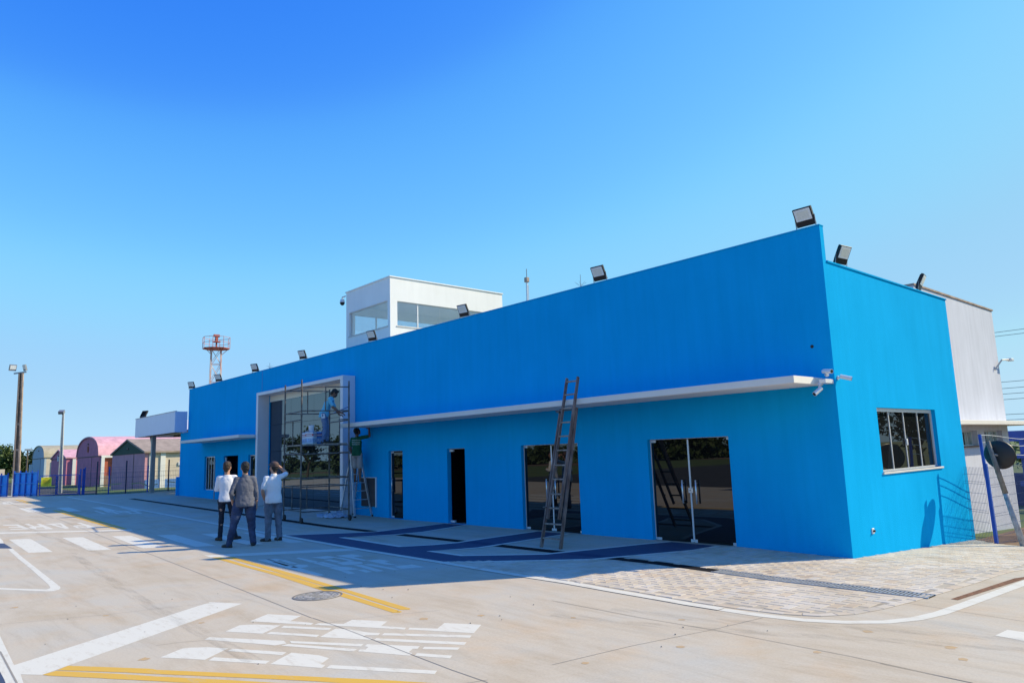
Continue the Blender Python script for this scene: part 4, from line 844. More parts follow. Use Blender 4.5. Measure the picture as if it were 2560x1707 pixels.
def tree(loc, hgt, rx, label, lm, seed, n=1500, leaf=.34, group=None, cz=.6, cr=.40):
    rnd = random.Random(seed); x, y, z = loc
    T = thing('tree', loc, label, 'tree', group)
    m = MB(); p = Vector(loc); top = hgt*.55; pts = [p]
    for k in range(4): pts.append(Vector((x+rnd.uniform(-.15,.15)*(k+1), y+rnd.uniform(-.15,.15)*(k+1), z+top*(k+1)/4)))
    r0 = hgt*.028
    for k in range(4): m.tube(pts[k], pts[k+1], r0*(1-.17*k), 8, r2=r0*(1-.17*(k+1)))
    for k in range(9):
        b = pts[2+k % 3]; t = rnd.uniform(0,6.28); e = b + Vector((math.cos(t)*rx*.65, math.sin(t)*rx*.65, hgt*rnd.uniform(.12,.34)))
        mid = (b+e)/2 + Vector((0,0,hgt*.03)); m.tube(b, mid, r0*.42, 6, r2=r0*.28); m.tube(mid, e, r0*.28, 6, r2=r0*.1)
    m.build('trunk', MT['bark'], T)
    m = MB(); crown(m, (x,y,z+hgt*cz), rx, rx, hgt*cr, n, leaf, rnd); m.build('crown', lm, T)
    return T
TG = 'trees beyond the hangars'
tspec = [((-151,3.9,-.3),5.6,2.1,'leaf','rounded dark green tree at the left picture edge, left of the thin grey post'), ((-147,6.0,-.3),6.3,1.8,'leaf2','paler topped tree just left of the brown pole'),
         ((-146,8.0,-.3),5.5,1.7,'leaf','dark tree just right of the brown pole'), ((-150,10.6,-.3),5.2,1.9,'leaf','dark tree touching the pale hangar on its left side'), ((-158,7.4,-.3),5.6,2.6,'leaf','broad tree farther back, directly behind the brown pole')]
for i, (lc, hg, rx, lm, lb) in enumerate(tspec): tree(lc, hg, rx, lb, MT[lm], 20+i, 2600, .42, TG)
# the wood across the field behind the photographer, seen mirrored in the glass
m = MB(); rnd = random.Random(77)
for i in range(46):
    cx_ = -170+5.4*i+rnd.uniform(-2,2); cy_ = -96+rnd.uniform(-8,8)-.05*max(0,-cx_-60); hh = rnd.uniform(2.6,5.0)
    crown(m, (cx_,cy_,hh*.36), rnd.uniform(3.4,5), 3, hh*.55, 240, 1.1, rnd, 12)
for i in range(30):
    cx_ = -75+4.2*i+rnd.uniform(-2,2); cy_ = -82+rnd.uniform(-4,4); hh = rnd.uniform(6.5,10)
    crown(m, (cx_,cy_,hh*.34), rnd.uniform(3.6,5.2), 3, hh*.52, 420, 1.1, rnd, 16)
for i in range(22):
    f0 = i/21; cx_ = -122+38*f0+rnd.uniform(-2,2); cy_ = -14-66*f0; hh = rnd.uniform(2.6,3.5)
    crown(m, (cx_,cy_,hh*.4), rnd.uniform(2.5,3.4), 3, hh*.6, 260, .8, rnd, 12)
o = m.build('far_wood', MT['leaf']); tag(o, 'low dark line of woodland beyond the field, mirrored in the glazing', 'wood', kind='stuff')
for i, (tx, ty, hg, rx) in enumerate(((-73,-26,5.7,2.9),(-61.5,-23.6,4.7,.95))):
    tree((tx,ty,-.03), hg, rx, ['broad umbrella tree alone in the field, mirrored in the portal glass','slim young tree in the field, mirrored at the right of the portal glass'][i], MT['leaf'], 50+i, 2600, .36, 'field trees mirrored in the glass', *((.72,.24),(.55,.45))[i])
for i, (tx, ty, hg, rx) in enumerate(((11,21,8.5,3.2),(16,24,9.5,3.6),(8.5,28,8,2.8),(20,19,7.5,3.0))):
    tree((tx,ty,-.8), hg, rx, ['tall leafy tree right of the building, mirrored in the side window','taller broad tree behind it, mirrored in the side window','slimmer tree farther back, mirrored in the side window','lower tree nearest the road, mirrored in the side window'][i], MT['leaf'], 90+i, 1500, .36, 'trees mirrored in the side window')
for i, (lc, hg, rx) in enumerate((((-2.2,24,-.7),3.4,1.7), ((.2,27,-.7),3.0,1.6), ((2.5,26,-.7),3.3,1.9))):
    tree(lc, hg, rx, ['leafy green tree behind the blue steel frame at the right edge','rounder tree farther right behind the blue frame','tree to the right of the blue frame, nearest the picture edge'][i], MT['leaf2'], 70+i, 900, .3, 'trees behind the blue steel frame')
# ------------------------------------------------------------------ poles
P1 = thing('lamp_pole', (-42.7,-5.6,.38), 'tall weathered concrete pole with two floodlights, foot painted white', 'lamp pole')
x, y = -42.7, -5.6; top = 7.15; b0 = Vector((x,y,.36)); t0 = Vector((x-.02,y-.12,top))
side = Vector((.38,.92,0)); 
def flank(m, s, z0, z1, wd=.07):
    f0 = (z0-.36)/(top-.36); f1 = (z1-.36)/(top-.36)
    w0 = .13-.055*f0; w1 = .13-.055*f1
    m.bar(b0.lerp(t0,f0)+side*s*w0, b0.lerp(t0,f1)+side*s*w1, wd, .2, (.92,-.38,0))
for s in (-1,1):
    m = MB(); flank(m, s, 1.35, top); m.build('flange', MT['pole'], P1)
    m = MB(); flank(m, s, .36, 1.35, .085); m.build('painted_foot', MT['polewhite'], P1)
m = MB(); m.bar(b0+Vector((0,0,.3)), t0, .15, .06, (.92,-.38,0)); m.build('web', MT['poledark'], P1)
for z in (.9,1.7,2.9,4.3,5.6):
    f0 = (z-.36)/(top-.36); c = b0.lerp(t0,f0); m = MB(); m.bar(c-side*.11, c+side*.11, .09, .12); m.build('crosspiece', MT['pole'], P1)
m = MB(); m.bar(t0-side*.35+Vector((0,0,-.05)), t0+side*.25+Vector((0,0,.05)), .07, .07); m.build('crossarm', MT['grey'], P1)
for s, rz_, tl in ((-.42,70,20),(.16,-20,15)):
    q = Matrix.Translation(t0+side*s+Vector((0,0,.28))) @ Euler((R(tl),0,R(rz_+30))).to_matrix().to_4x4()
    m = MB(); m.obox(q, .34,.09,.34); hd = m.build('lamp_head', MT['grey'], P1); m = MB(); m.obox(q @ Matrix.Translation((0,-.048,.03)), .28,.008,.22); m.build('lens', MT['lens'], hd)
P2 = thing('lamp_pole', (-53.7,-1.6,-.05), 'slim pale concrete pole with one lamp on top in front of the small pink hangar', 'lamp pole')
m = MB(); b0 = Vector((-53.7,-1.6,-.1)); t0 = Vector((-53.74,-1.66,5.6)); top = 5.6
for s in (-1,1): m.bar(b0+side*s*.12, t0+side*s*.035, .045, .12, (.92,-.38,0))
m.build('flange', MT['polecon'], P2)
m = MB(); m.bar(b0, b0.lerp(t0,.6), .13, .05, (.92,-.38,0)); m.build('web', MT['grey'], P2)
m = MB(); m.bar(b0.lerp(t0,.6), t0, .07, .05, (.92,-.38,0)); m.build('upper_web', MT['polecon'], P2)
m = MB(); m.obox(Matrix.Translation(t0+Vector((-.05,-.1,.12))) @ Euler((R(30),0,R(60))).to_matrix().to_4x4(), .34,.3,.2); m.build('lamp_head', MT['grey'], P2)
P3 = thing('lamp_pole', (-83.7,.6,-.1), 'thin dark distant lamp pole against the trees', 'lamp pole')
m = MB(); m.tube((-83.7,.6,-.1),(-83.7,.6,3.8),.07,8); m.build('shaft', MT['poledark'], P3)
m = MB(); m.box(-83.9,-83.5,.35,.95,3.75,3.9); m.build('lamp_head', MT['grey'], P3)
P4 = thing('post', (-82,-2.2,-.1), 'thin grey bare post just left of the brown pole', 'post')
m = MB(); m.tube((-82,-2.1,-.1),(-82,-2.1,2.6),.06,8); m.build('shaft', MT['polecon'], P4)
# ------------------------------------------------------------------ left fences
def frame_rect(m, a, b, z0, z1, w_=.05):
    a = Vector((a[0],a[1],0)); b = Vector((b[0],b[1],0)); Z = Vector((0,0,1))
    m.bar(a+Z*z0, a+Z*z1, w_, w_); m.bar(b+Z*z0, b+Z*z1, w_, w_); m.bar(a+Z*z0, b+Z*z0, w_*.9, w_*.9); m.bar(a+Z*z1, b+Z*z1, w_*.9, w_*.9)
def sheet_fence(a, b, z0, z1, label, posts):
    T = thing('sheet_fence', (a[0],a[1],z0), label, 'fence', 'blue sheet fences at the far left')
    A = Vector((a[0],a[1],0)); B = Vector((b[0],b[1],0))
    m = MB(); m.bar(A+Vector((0,0,(z0+z1)/2)), B+Vector((0,0,(z0+z1)/2)), .02, z1-z0); m.build('sheet', MT['bluesheet'], T)
    n_ = Vector((.93,-.36,0))*.05
    for k in range(posts):
        p = A.lerp(B, k/(posts-1))+n_; m = MB(); m.bar(p+Vector((0,0,z0)), p+Vector((0,0,z1+.10)), .07, .06); m.build('post', MT['bluepost'], T)
    m = MB()
    for zz in (z0+.12, (z0+z1)/2+.05, z1-.03): m.bar(A+n_+Vector((0,0,zz)), B+n_+Vector((0,0,zz)), .05, .04)
    m.build('rail', MT['bluesheet'], T)
sheet_fence((-43.8,-6.75),(-42.9,-5.95),.4,1.56,'bright blue sheet fence panel left of the brown pole',4)
sheet_fence((-42.5,-5.72),(-41.1,-4.85),.4,1.66,'bright blue sheet fence panel right of the brown pole',5)
GT = thing('gate', (-41,-4.7,.36), 'blue steel frame gate with wire infill carrying the yellow notice', 'gate')
m = MB(); frame_rect(m, (-41.05,-4.75),(-40.85,-4.03),.42,1.45,.05); frame_rect(m, (-40.85,-3.96),(-40.45,-3.05),.42,1.45,.05); m.build('frame', MT['bluepost'], GT)
m = MB()
for k in range(26):
    f0 = k/25; p = Vector((-41.05,-4.75,0)).lerp(Vector((-40.45,-3.05,0)), f0); m.bar(p+Vector((0,0,.42)), p+Vector((0,0,1.42)), .008, .008)
for zz in (.6,.8,1.0,1.2): m.bar((-41.05,-4.75,zz),(-40.45,-3.05,zz),.008,.008)
m.build('wire_infill', MT['mesh'], GT)
for p in ((-40.42,-2.98),(-40.36,-2.86)):
    m = MB(); m.tube((*p,.36),(*p,1.75),.04,8); m.build('gate_post', MT['bluepost'], GT)
SG = thing('notice_board', (-40.9,-4.5,.9), 'yellow notice sign fixed to the wire gate', 'sign')
m = MB(); m.bar((-40.93,-4.72,1.13),(-40.80,-4.26,1.13),.015,.46); bd = m.build('board', MT['sign'], SG)
m = MB()
A = Vector((-40.905,-4.68,0)); B = Vector((-40.795,-4.30,0)); n_ = Vector((.022,-.006,0))
for zz, a_, b_ in ((1.305,.3,.65),(1.23,.08,.92),(1.17,.1,.88),(1.11,.08,.93),(1.05,.1,.8),(.98,.2,.7)):
    m.bar(A.lerp(B,a_)+n_+Vector((0,0,zz)), A.lerp(B,b_)+n_+Vector((0,0,zz)), .004, .022)
m.build('lettering', MT['ink'], SG)
MF = thing('mesh_fence', (-39,0,.35), 'tall wire mesh fence on blue and dark posts in front of the hangars', 'fence')
line = [(-40.3,-2.8),(-39.6,-2.35),(-38.95,-1.9),(-38.4,-1.2),(-38.45,-.1),(-38.5,1.0),(-38.6,2.1),(-38.7,3.2),(-38.8,4.4),(-38.9,5.6),(-39.0,7.0)]
wm = MB()
for i, (px, py) in enumerate(line):
    gz = ground_z(px,py); m = MB(); m.bar((px,py,gz-.1),(px,py,gz+(1.75 if i % 2 else 1.45)), .06,.06); m.build('post', MT['fencedark'] if i % 2 else MT['bluepost'], MF)
for (p, q) in zip(line[:-1], line[1:]):
    A = Vector((*p,.36)); B = Vector((*q,.36)); n = int((B-A).length/.09)
    for k in range(n): c = A.lerp(B,k/n); wm.bar(c, c+Vector((0,0,1.15)), .008,.008)
    for zz in (.05,.3,.33,.6,.85,.88,1.1,1.15,1.3,1.42): wm.bar(A+Vector((0,0,zz)), B+Vector((0,0,zz)), .008,.008)
wm.build('wire_mesh', MT['mesh'], MF)
tp = MB(); rnd = random.Random(5); prev = None
for k in range(15):
    p = Vector((-41+.1*k, -2.2+.45*k, .75+.12*rnd.uniform(-1,1)))
    if prev and k % 4: tp.bar(prev, p, .01, .05)
    prev = p
o = tp.build('caution_tape', mat('tape', (.62,.55,.25), .6)); tag(o, 'loose pale yellow caution tape strung low behind the wire fence', 'tape')
# ------------------------------------------------------------------ right fence, mirror, frame behind
RF = thing('mesh_fence', (.62,5.0,-.25), 'wire mesh fence on a bright blue post between the side wall and the mirror pole', 'fence')
gz = -.26
m = MB(); m.bar((.62,5.0,gz-.02),(.60,5.0,1.28),.085,.06,(1,0,0)); m.build('post', MT['bluepost'], RF, bevel=.006)
m = MB(); m.bar((.585,5.02,1.0),(.56,5.03,1.86),.05,.05,(1,0,0)); m.build('post_extension', MT['bluepost'], RF)
m = MB(); m.bar((.98,9.05,-.5),(.98,9.05,1.9),.085,.06,(1,0,0)); m.build('post', MT['bluepost'], RF)
def mesh_panel(m, a, b, z0, z1):
    A = Vector((*a,0)); B = Vector((*b,0)); n = max(2,int((B-A).length/.052)); d = (B-A).normalized(); nn = Vector((-d.y,d.x,0))
    for k in range(n+1): c = A.lerp(B,k/n); m.bar(c+Vector((0,0,z0)), c+Vector((0,0,z1)), .0045,.0045,(1,0,0))
    z = z0+.02; i = 0
    while z < z1:
        m.bar(A+Vector((0,0,z))+nn*.006, B+Vector((0,0,z))+nn*.006, .0055,.0055)
        if i % 3 == 0: m.bar(A+Vector((0,0,z+.045))+nn*.02, B+Vector((0,0,z+.045))+nn*.02, .0055,.0055)
        z += .19; i += 1
m = MB(); mesh_panel(m, (.52,5.1),(-.60,6.2),-.30,1.2); mesh_panel(m, (.63,5.05),(.98,9.0),-.36,1.22); m.build('wire_mesh', MT['mesh'], RF)
m = MB()
for zz in (1.5,1.7,1.85):
    pr = None
    for k in range(9):
        f0 = k/8; p = Vector((.57+.40*f0, 5.02+3.98*f0, zz-.05*f0-.07*math.sin(math.pi*f0)+.02*math.sin(9*f0)))
        if pr: m.tube(pr,p,.007,5)
        pr = p
m.build('barbed_wire', MT['alu'], RF)
CM = thing('traffic_mirror', (1.14,4.74,-.26), 'round convex mirror seen from its dark back on a leaning old wooden post', 'traffic mirror')
b0 = Vector((1.14,4.74,-.30)); t0 = Vector((.80,4.62,1.72))
m = MB(); m.tube(b0.lerp(t0,.5), t0, .05, 10, r2=.042); m.build('post', MT['oldwood'], CM, smooth=True)
m = MB(); m.tube(b0, b0.lerp(t0,.5), .058, 10, r2=.05); m.build('painted_foot', mat('grey_whitewash', (.36,.35,.36), .9, var=.25, vscale=9), CM, smooth=True)
dn = Vector((.12,.97,.10)).normalized(); q = dn.to_track_quat('Z','Y'); dc = Vector((.92,4.80,1.45))
m = MB()
rings = [(0,-.09),(.12,-.08),(.21,-.05),(.27,0.0),(.285,.02),(.27,.03)]
vs = []; fs = []; n = 28
for r_, z in rings[1:]: vs += [dc + q @ Vector((r_*math.cos(2*math.pi*i/n), r_*math.sin(2*math.pi*i/n), z)) for i in range(n)]
for k in range(len(rings)-2): fs += [(k*n+i, k*n+(i+1) % n, (k+1)*n+(i+1) % n, (k+1)*n+i) for i in range(n)]
vs.append(dc + q @ Vector((0,0,-.09))); T_ = len(vs)-1; fs += [(T_, (i+1) % n, i) for i in range(n)]
m.add(vs, fs); m.build('shell', MT['mirrorback'], CM, smooth=True)
m = MB(); m.tube(dc+q@Vector((0,0,.022)), dc+q@Vector((0,0,.03)), .265, 28); m.build('mirror_face', MT['mirrorface'], CM)
m = MB(); m.tube(dc+q@Vector((0,0,-.08)), t0.lerp(b0,.12), .02, 6); m.build('bracket', MT['grey'], CM)
FP = thing('marker_post', (1.9,7.6,-.4), 'short white post standing behind the mirror pole', 'post')
m = MB(); m.tube((1.3,7.2,-.5),(1.25,7.2,.55),.05,10); m.build('shaft', MT['polewhite'], FP)
BF = thing('steel_frame', (-2.5,20,-.7), 'bright blue steel beam and posts of an open shed far behind the annex', 'shed')
m = MB(); m.box(-3.6,4,19.9,20.1,1.62,2.0); m.build('beam', MT['bluepost'], BF)
for xx in (-2.35,.2,2.8):
    m = MB(); m.box(xx-.08,xx+.08,19.92,20.08,-.8,1.62); m.build('post', MT['bluepost'], BF)
m = MB(); m.box(-3.6,4,20.2,20.3,-.8,.45); m.build('wall', mat('dark_blue_wall', (.03,.05,.16), .8), BF)
m = MB(); m.box(-2.5,4,19.7,19.85,.0,.18); m.box(-2.5,4,19.7,19.85,1.0,1.16); m.build('rail', MT['bluepost'], BF)
for i, (z0, dz) in enumerate(((9.0,.03),(8.72,.0),(5.52,.02),(5.08,.02),(4.70,.01),(4.32,.03),(3.29,-.01),(2.92,-.03))):
    m = MB(); pr = None
    for k in range(13):
        f0 = k/12; p = Vector((-45+80*f0, 46.2+.25*f0*4, z0+dz*(f0-.45)*20 + .9*((f0-.45)**2-.0)))
        if pr: m.tube(pr,p,.017,5,caps=False)
        pr = p
    o = m.build('power_line', MT['fencedark']); tag(o, ['topmost overhead wire right of the annex','second overhead wire from the top right of the annex','upper wire of the middle four beside the annex','second wire of the middle four beside the annex','third wire of the middle four beside the annex','lowest wire of the middle four beside the annex','upper of the two low wires just above the blue frame','lowest overhead wire just above the blue frame'][i], 'power line', 'overhead wires at the right')
# ------------------------------------------------------------------ leaning ladder
LD_ = thing('wooden_ladder', (-4.78,-2.03,0), 'paint spattered wooden extension ladder leaning on the white canopy', 'ladder')
def lp(x, z, off=0): return Vector((x, -2.05+.375*z-off*.936, z+off*.351))
m = MB()
for xb, xt in ((-5.04,-5.34),(-4.52,-4.89)): m.bar(lp(xb,.0), lp(xt,2.68), .036,.062,(0,1,0))
m.build('base_stiles', MT['wood'], LD_)
m = MB()
for xb, xt in ((-4.955,-5.275),(-4.64,-4.955)): m.bar(lp(xb,.5,.078), lp(xt,3.30,.078), .034,.058,(0,1,0))
m.build('upper_stiles', MT['wood'], LD_)
for z in (.17,.43):
    f0 = z/2.68; xa = -5.04-.30*f0; xb = -4.52-.37*f0
    m = MB(); m.bar(lp(xa,z), lp(xb,z), .028,.045,(0,1,0)); m.build('rung', MT['rungwood'], LD_)
for z in (.70,.96,1.24,1.51,1.80,2.08,2.36,2.65,2.94,3.22):
    f0 = (z-.5)/2.8; xa = -4.955-.32*f0; xb = -4.64-.315*f0
    m = MB(); m.bar(lp(xa,z,.078), lp(xb,z,.078), .028,.05,(0,1,0)); m.build('rung', MT['rungwood'], LD_)
m = MB()
for z in (.72,2.6): m.bar(lp(-5.1-.11*z,z,.04), lp(-5.02-.11*z,z,.04), .05,.02); m.bar(lp(-4.62-.125*z,z,.04), lp(-4.54-.125*z,z,.04), .05,.02)
m.tube(lp(-5.42,2.62,.06), lp(-4.86,2.62,.06), .014, 6)
m.build('bracket', MT['steel'], LD_)
# ------------------------------------------------------------------ stepladder
SL = thing('stepladder', (-15.2,-.3,.02), 'aluminium folding stepladder under the man in the green shirt', 'stepladder')
g0 = .025; hz = 1.93
fr = [(-14.72,-.62),(-14.72,-.02)]; bk = [(-15.78,-.55),(-15.78,-.08)]; ap = [(-15.2,-.48),(-15.2,-.16)]
for (fx,fy),(ax,ay) in zip(fr,ap): 
    m = MB(); m.bar((fx,fy,g0),(ax,ay,hz),.03,.06,(0,1,0)); m.build('front_rail', MT['ladderalu'], SL)
for (fx,fy),(ax,ay) in zip(bk,ap):
    m = MB(); m.bar((fx,fy,g0),(ax-.03,ay,hz-.05),.028,.04,(0,1,0)); m.build('rear_rail', MT['ladderalu'], SL)
def sr(f0, k): return Vector((fr[k][0],fr[k][1],g0)).lerp(Vector((ap[k][0],ap[k][1],hz)), f0)
for z in (.29,.55,.81,1.06,1.32,1.57):
    f0 = (z-g0)/(hz-g0); m = MB(); m.bar(sr(f0,0), sr(f0,1), .10,.022); m.build('step', MT['ladderalu'], SL)
m = MB(); m.box(-15.33,-15.07,-.50,-.14,hz-.02,hz+.02); m.build('top_cap', MT['ladderalu'], SL)
m = MB()
for z in (.35,.8,1.25): f0 = z/hz; m.bar(Vector((-15.78+.55*f0,-.55+.06*f0,z)), Vector((-15.78+.55*f0,-.08-.07*f0,z)), .025,.018)
m.build('rear_brace', MT['ladderalu'], SL)
for (fx,fy) in fr+bk:
    m = MB(); m.box(fx-.03,fx+.03,fy-.03,fy+.03,g0-.01,g0+.05); m.build('rubber_foot', MT['rubber'], SL)
# ------------------------------------------------------------------ scaffold
SF = thing('scaffold_tower', (-15.15,-1.7,.02), 'rusty steel scaffold tower on wheels in front of the portal glass', 'scaffold')
SA, SB_, SC_, SD = (-16.05,-2.29), (-14.55,-2.46), (-14.15,-1.14), (-15.68,-.98)
for (px,py), zt in zip((SA,SB_,SC_,SD),(4.12,4.14,4.12,4.0)):
    m = MB(); m.tube((px,py,.16),(px,py,zt),.024,8)
    for z in (1.18,2.14,3.1): m.tube((px,py,z-.05),(px,py,z+.05),.030,8)
    m.build('post', MT['steel'], SF)
def rail(a, b, z, r=.019, f0=0, f1=1, z1=None):
    A = Vector((*a,z)); B = Vector((*b,z if z1 is None else z1)); m = MB(); m.tube(A.lerp(B,f0), A.lerp(B,f1), r, 6); return m
for a, b, zs in ((SB_,SC_,(.34,1.04,1.27,1.98,2.22,3.23,3.94)), (SA,SD,(.34,1.04,1.27,1.98,3.23,3.94)), (SA,SB_,(.36,1.04,1.29,2.0,2.97,3.22,3.93)), (SD,SC_,(.36,1.04,1.29,2.0,2.95,3.22))):
    for z in zs: rail(a,b,z).build('rail', MT['steel'], SF)
def mid(a, b, f0): return tuple(a[i]+(b[i]-a[i])*f0 for i in (0,1))
for a, b, f0, z0, z1 in ((SB_,SC_,.5,3.23,3.94),(SB_,SC_,.80,2.22,2.97),(SA,SD,.5,3.22,3.93),(SA,SD,.5,.34,1.04),(SA,SB_,.5,2.26,2.97),(SA,SB_,.5,.36,1.04)):
    p = mid(a,b,f0); m = MB(); m.tube((*p,z0),(*p,z1),.017,6); m.build('inner_post', MT['steel'], SF)
rail(SB_,SC_,2.97,f0=.78,f1=1).build('rail', MT['steel'], SF)
m = MB(); m.tube((*SD,3.2),(*SC_,3.35),.012,6); m.build('tie_bar', mat('blue_pipe', (.03,.10,.35), .5), SF)
m = MB()
for k in range(4):
    f0 = .14+.24*k; a = mid(SA,SD,f0); b = mid(SB_,SC_,f0); m.bar((*a,2.245+.004*k),(*b,2.245+.004*k),.30,.035)
m.build('plank', MT['plank'], SF)
for (px,py) in (SA,SB_,SC_,SD):
    m = MB(); gz = ground_z(px,py)
    m.tube((px+.05,py-.02,gz+.085),(px+.05,py+.025,gz+.085),.08,14); wh = m.build('wheel', MT['rubber'], SF)
    m = MB(); m.bar((px,py,.17),(px+.05,py-.035,gz+.085),.025,.012); m.bar((px,py,.17),(px+.05,py+.04,gz+.085),.025,.012); m.tube((px,py,.14),(px,py,.2),.03,8); m.build('fork', MT['steel'], wh)
# paint buckets on the planks
def bucket(loc, label, bm_, top, rz, band=True):
    T = thing('paint_tin', loc, label, 'paint tin', 'paint tins on the scaffold planks', rz)
    def sq(k, z0, z1): m = LMB(); return m.box(-k,k,-k,k,z0,z1)
    sq(.125,0,.36).build('body', bm_, T, bevel=.018)
    sq(.128,.355,.375).build('rim', MT['chrome'], T, bevel=.01)
    m = LMB(); m.tube((0,0,.375),(0,0,.385),.09,18); m.build('lid', top, T)
    sq(.1262,.235,.315).build('red_label', MT['labelred'], T, bevel=.012)
    m = LMB()
    for t in range(4):
        q_ = Matrix.Rotation(t*math.pi/2,4,'Z') @ Matrix.Translation((.127,0,.275))
        m.obox(q_, .004,.19,.028)
    m.build('label_print', MT['bucketw'], T)
    sq(.1262,.05,.19).build('blue_label', mat('pale_blue_label', (.34,.48,.70), .5, var=.4, vscale=25), T, bevel=.012)
    m = LMB(); pr = None
    for k in range(13):
        t = math.pi*k/12; p = Vector((.128*math.cos(t), .03*math.sin(t), .36+.09*math.sin(t)))
        if pr: m.tube(pr,p,.004,5)
        pr = p
    m.build('wire_handle', MT['grey'], T)
zp = 2.268
bucket((-15.62,-1.75,zp),'white square paint tin with red label, leftmost on the scaffold planks',MT['bucketw'],MT['bucketw'],.4)
bucket((-15.18,-1.62,zp),'blue square paint tin with red label between two white tins',MT['bucketb'],MT['bucketw'],1.4)
bucket((-15.02,-1.92,zp),'white paint tin with blue lid beside the feet of the man on the scaffold',MT['bucketw'],MT['bucketb'],2.2)
T = thing('paint_can', (-15.05,-1.9,2.655), 'small open pale can standing on top of a paint tin', 'paint can')
m = MB(); m.tube((-15.02,-1.92,2.655),(-15.02,-1.92,2.83),.075,14,r2=.085); m.build('body', MT['bucketw'], T)
m = MB(); m.tube((-15.02,-1.92,2.83),(-15.02,-1.92,2.835),.072,14); m.build('paint', MT['bucketb'], T)
# crumpled sheet on the floor
def heap(cx_, cy_, rx, ry, h, seed):
    m = MB(); n = 26; vs = []
    for j in range(n+1):
        for i in range(n+1):
            u, v = i/n*2-1, j/n*2-1
            r_ = math.hypot(u,v); fall = max(0, 1-r_**2.2)
            nz = noise.noise(Vector((u*2.3+seed, v*2.3, 1.3))); n2 = noise.noise(Vector((u*6+seed, v*6, 4.1)))
            z = .012+fall*h*(.45+.75*abs(nz)+.4*abs(n2)); k = 1+.25*noise.noise(Vector((u*1.5,v*1.5,seed+9)))
            vs.append((cx_+u*rx*k, cy_+v*ry*k, ground_z(cx_,cy_)+z))
    fs = [(j*(n+1)+i, j*(n+1)+i+1, (j+1)*(n+1)+i+1, (j+1)*(n+1)+i) for j in range(n) for i in range(n) if math.hypot((i+.5)/n*2-1,(j+.5)/n*2-1) < 1.02+.1*math.sin(i*.9+j*.6)]
    m.add(vs, fs); return m
o = heap(-15.55,-.86,.52,.40,.20,2.0).build('plastic_sheet', MT['plastic']); tag(o, 'crumpled pale plastic sheet heaped on the floor under the scaffold', 'plastic sheet')
T = thing('paint_tray', (-15.95,-1.0,.03), 'small pale blue paint tray beside the crumpled sheet', 'paint tray')
m = MB(); m.prism([(-.17,0),(.17,0),(.19,.09),(.175,.09),(.16,.012),(-.16,.012),(-.175,.09),(-.19,.09)], 'y', -.12, .12)
m.v = [(x-15.95,y-1.05,z+.045) for x,y,z in m.v]; m.build('tray', mat('tray_blue', (.40,.55,.75), .5), T)
m = MB(); m.box(-16.11,-15.79,-1.17,-.93,.058,.064); m.build('paint', MT['bucketw'], T)
# ------------------------------------------------------------------ people
CL = bpy.data.textures.new('cloth_folds', 'CLOUDS'); CL.noise_scale = .085; CL.noise_depth = 2
HT = bpy.data.textures.new('hair_tufts', 'CLOUDS'); HT.noise_scale = .035; HT.noise_depth = 1
def rings_loft(m, rs, n=18):
    """rs: (centre, rx, ry, yaw) horizontal ellipses bottom to top"""
    vs = []
    for c, rx, ry, yaw in rs:
        q = Matrix.Rotation(yaw, 3, 'Z')
        for i in range(n):
            t = 2*math.pi*i/n; cx_, sy = math.cos(t), math.sin(t)
            vs.append(Vector(c) + q @ Vector((rx*math.copysign(abs(cx_)**.85, cx_), ry*math.copysign(abs(sy)**.85, sy), 0)))
    k = len(rs); fs = [(j*n+i, j*n+(i+1) % n, (j+1)*n+(i+1) % n, (j+1)*n+i) for j in range(k-1) for i in range(n)]
    fs += [tuple(range(n-1,-1,-1)), tuple(range((k-1)*n, k*n))]
    m.add(vs, fs)
def chain(m, pts, n=12):
    """pts: (point, radius): tapered tube with round joints"""
    for (a, ra), (b, rb) in zip(pts[:-1], pts[1:]): m.tube(a, b, ra, n, r2=rb)
    for p, r_ in pts: m.ball(p, r_*1.0, nu=n, nv=8)
def blob(name, m, material, parent, voxel=.011, smooth=6, disp=0, tex=None, mid=.5):
    m.local = True
    me = bpy.data.meshes.new('tmp'); me.from_pydata([tuple(p) for p in m.v], [], m.f)
    bm = bmesh.new(); bm.from_mesh(me); bmesh.ops.recalc_face_normals(bm, faces=bm.faces); bm.to_mesh(me); bm.free()
    t = bpy.data.objects.new('tmp', me); COL.objects.link(t)
    r_ = t.modifiers.new('r', 'REMESH'); r_.mode = 'VOXEL'; r_.voxel_size = voxel; r_.use_smooth_shade = True
    s_ = t.modifiers.new('s', 'SMOOTH'); s_.iterations = smooth; s_.factor = .5
    if disp:
        d_ = t.modifiers.new('d', 'DISPLACE'); d_.texture = tex or CL; d_.strength = disp; d_.mid_level = mid; d_.texture_coords = 'LOCAL'
    bpy.context.view_layer.update()
    dg = bpy.context.evaluated_depsgraph_get()
    out = bpy.data.meshes.new_from_object(t.evaluated_get(dg)); out.name = name
    bpy.data.objects.remove(t)
    for p in out.polygons: p.use_smooth = True
    out.materials.clear(); out.materials.append(material)
    o = bpy.data.objects.new(name, out); COL.objects.link(o); o.parent = parent
    return o
V = Vector
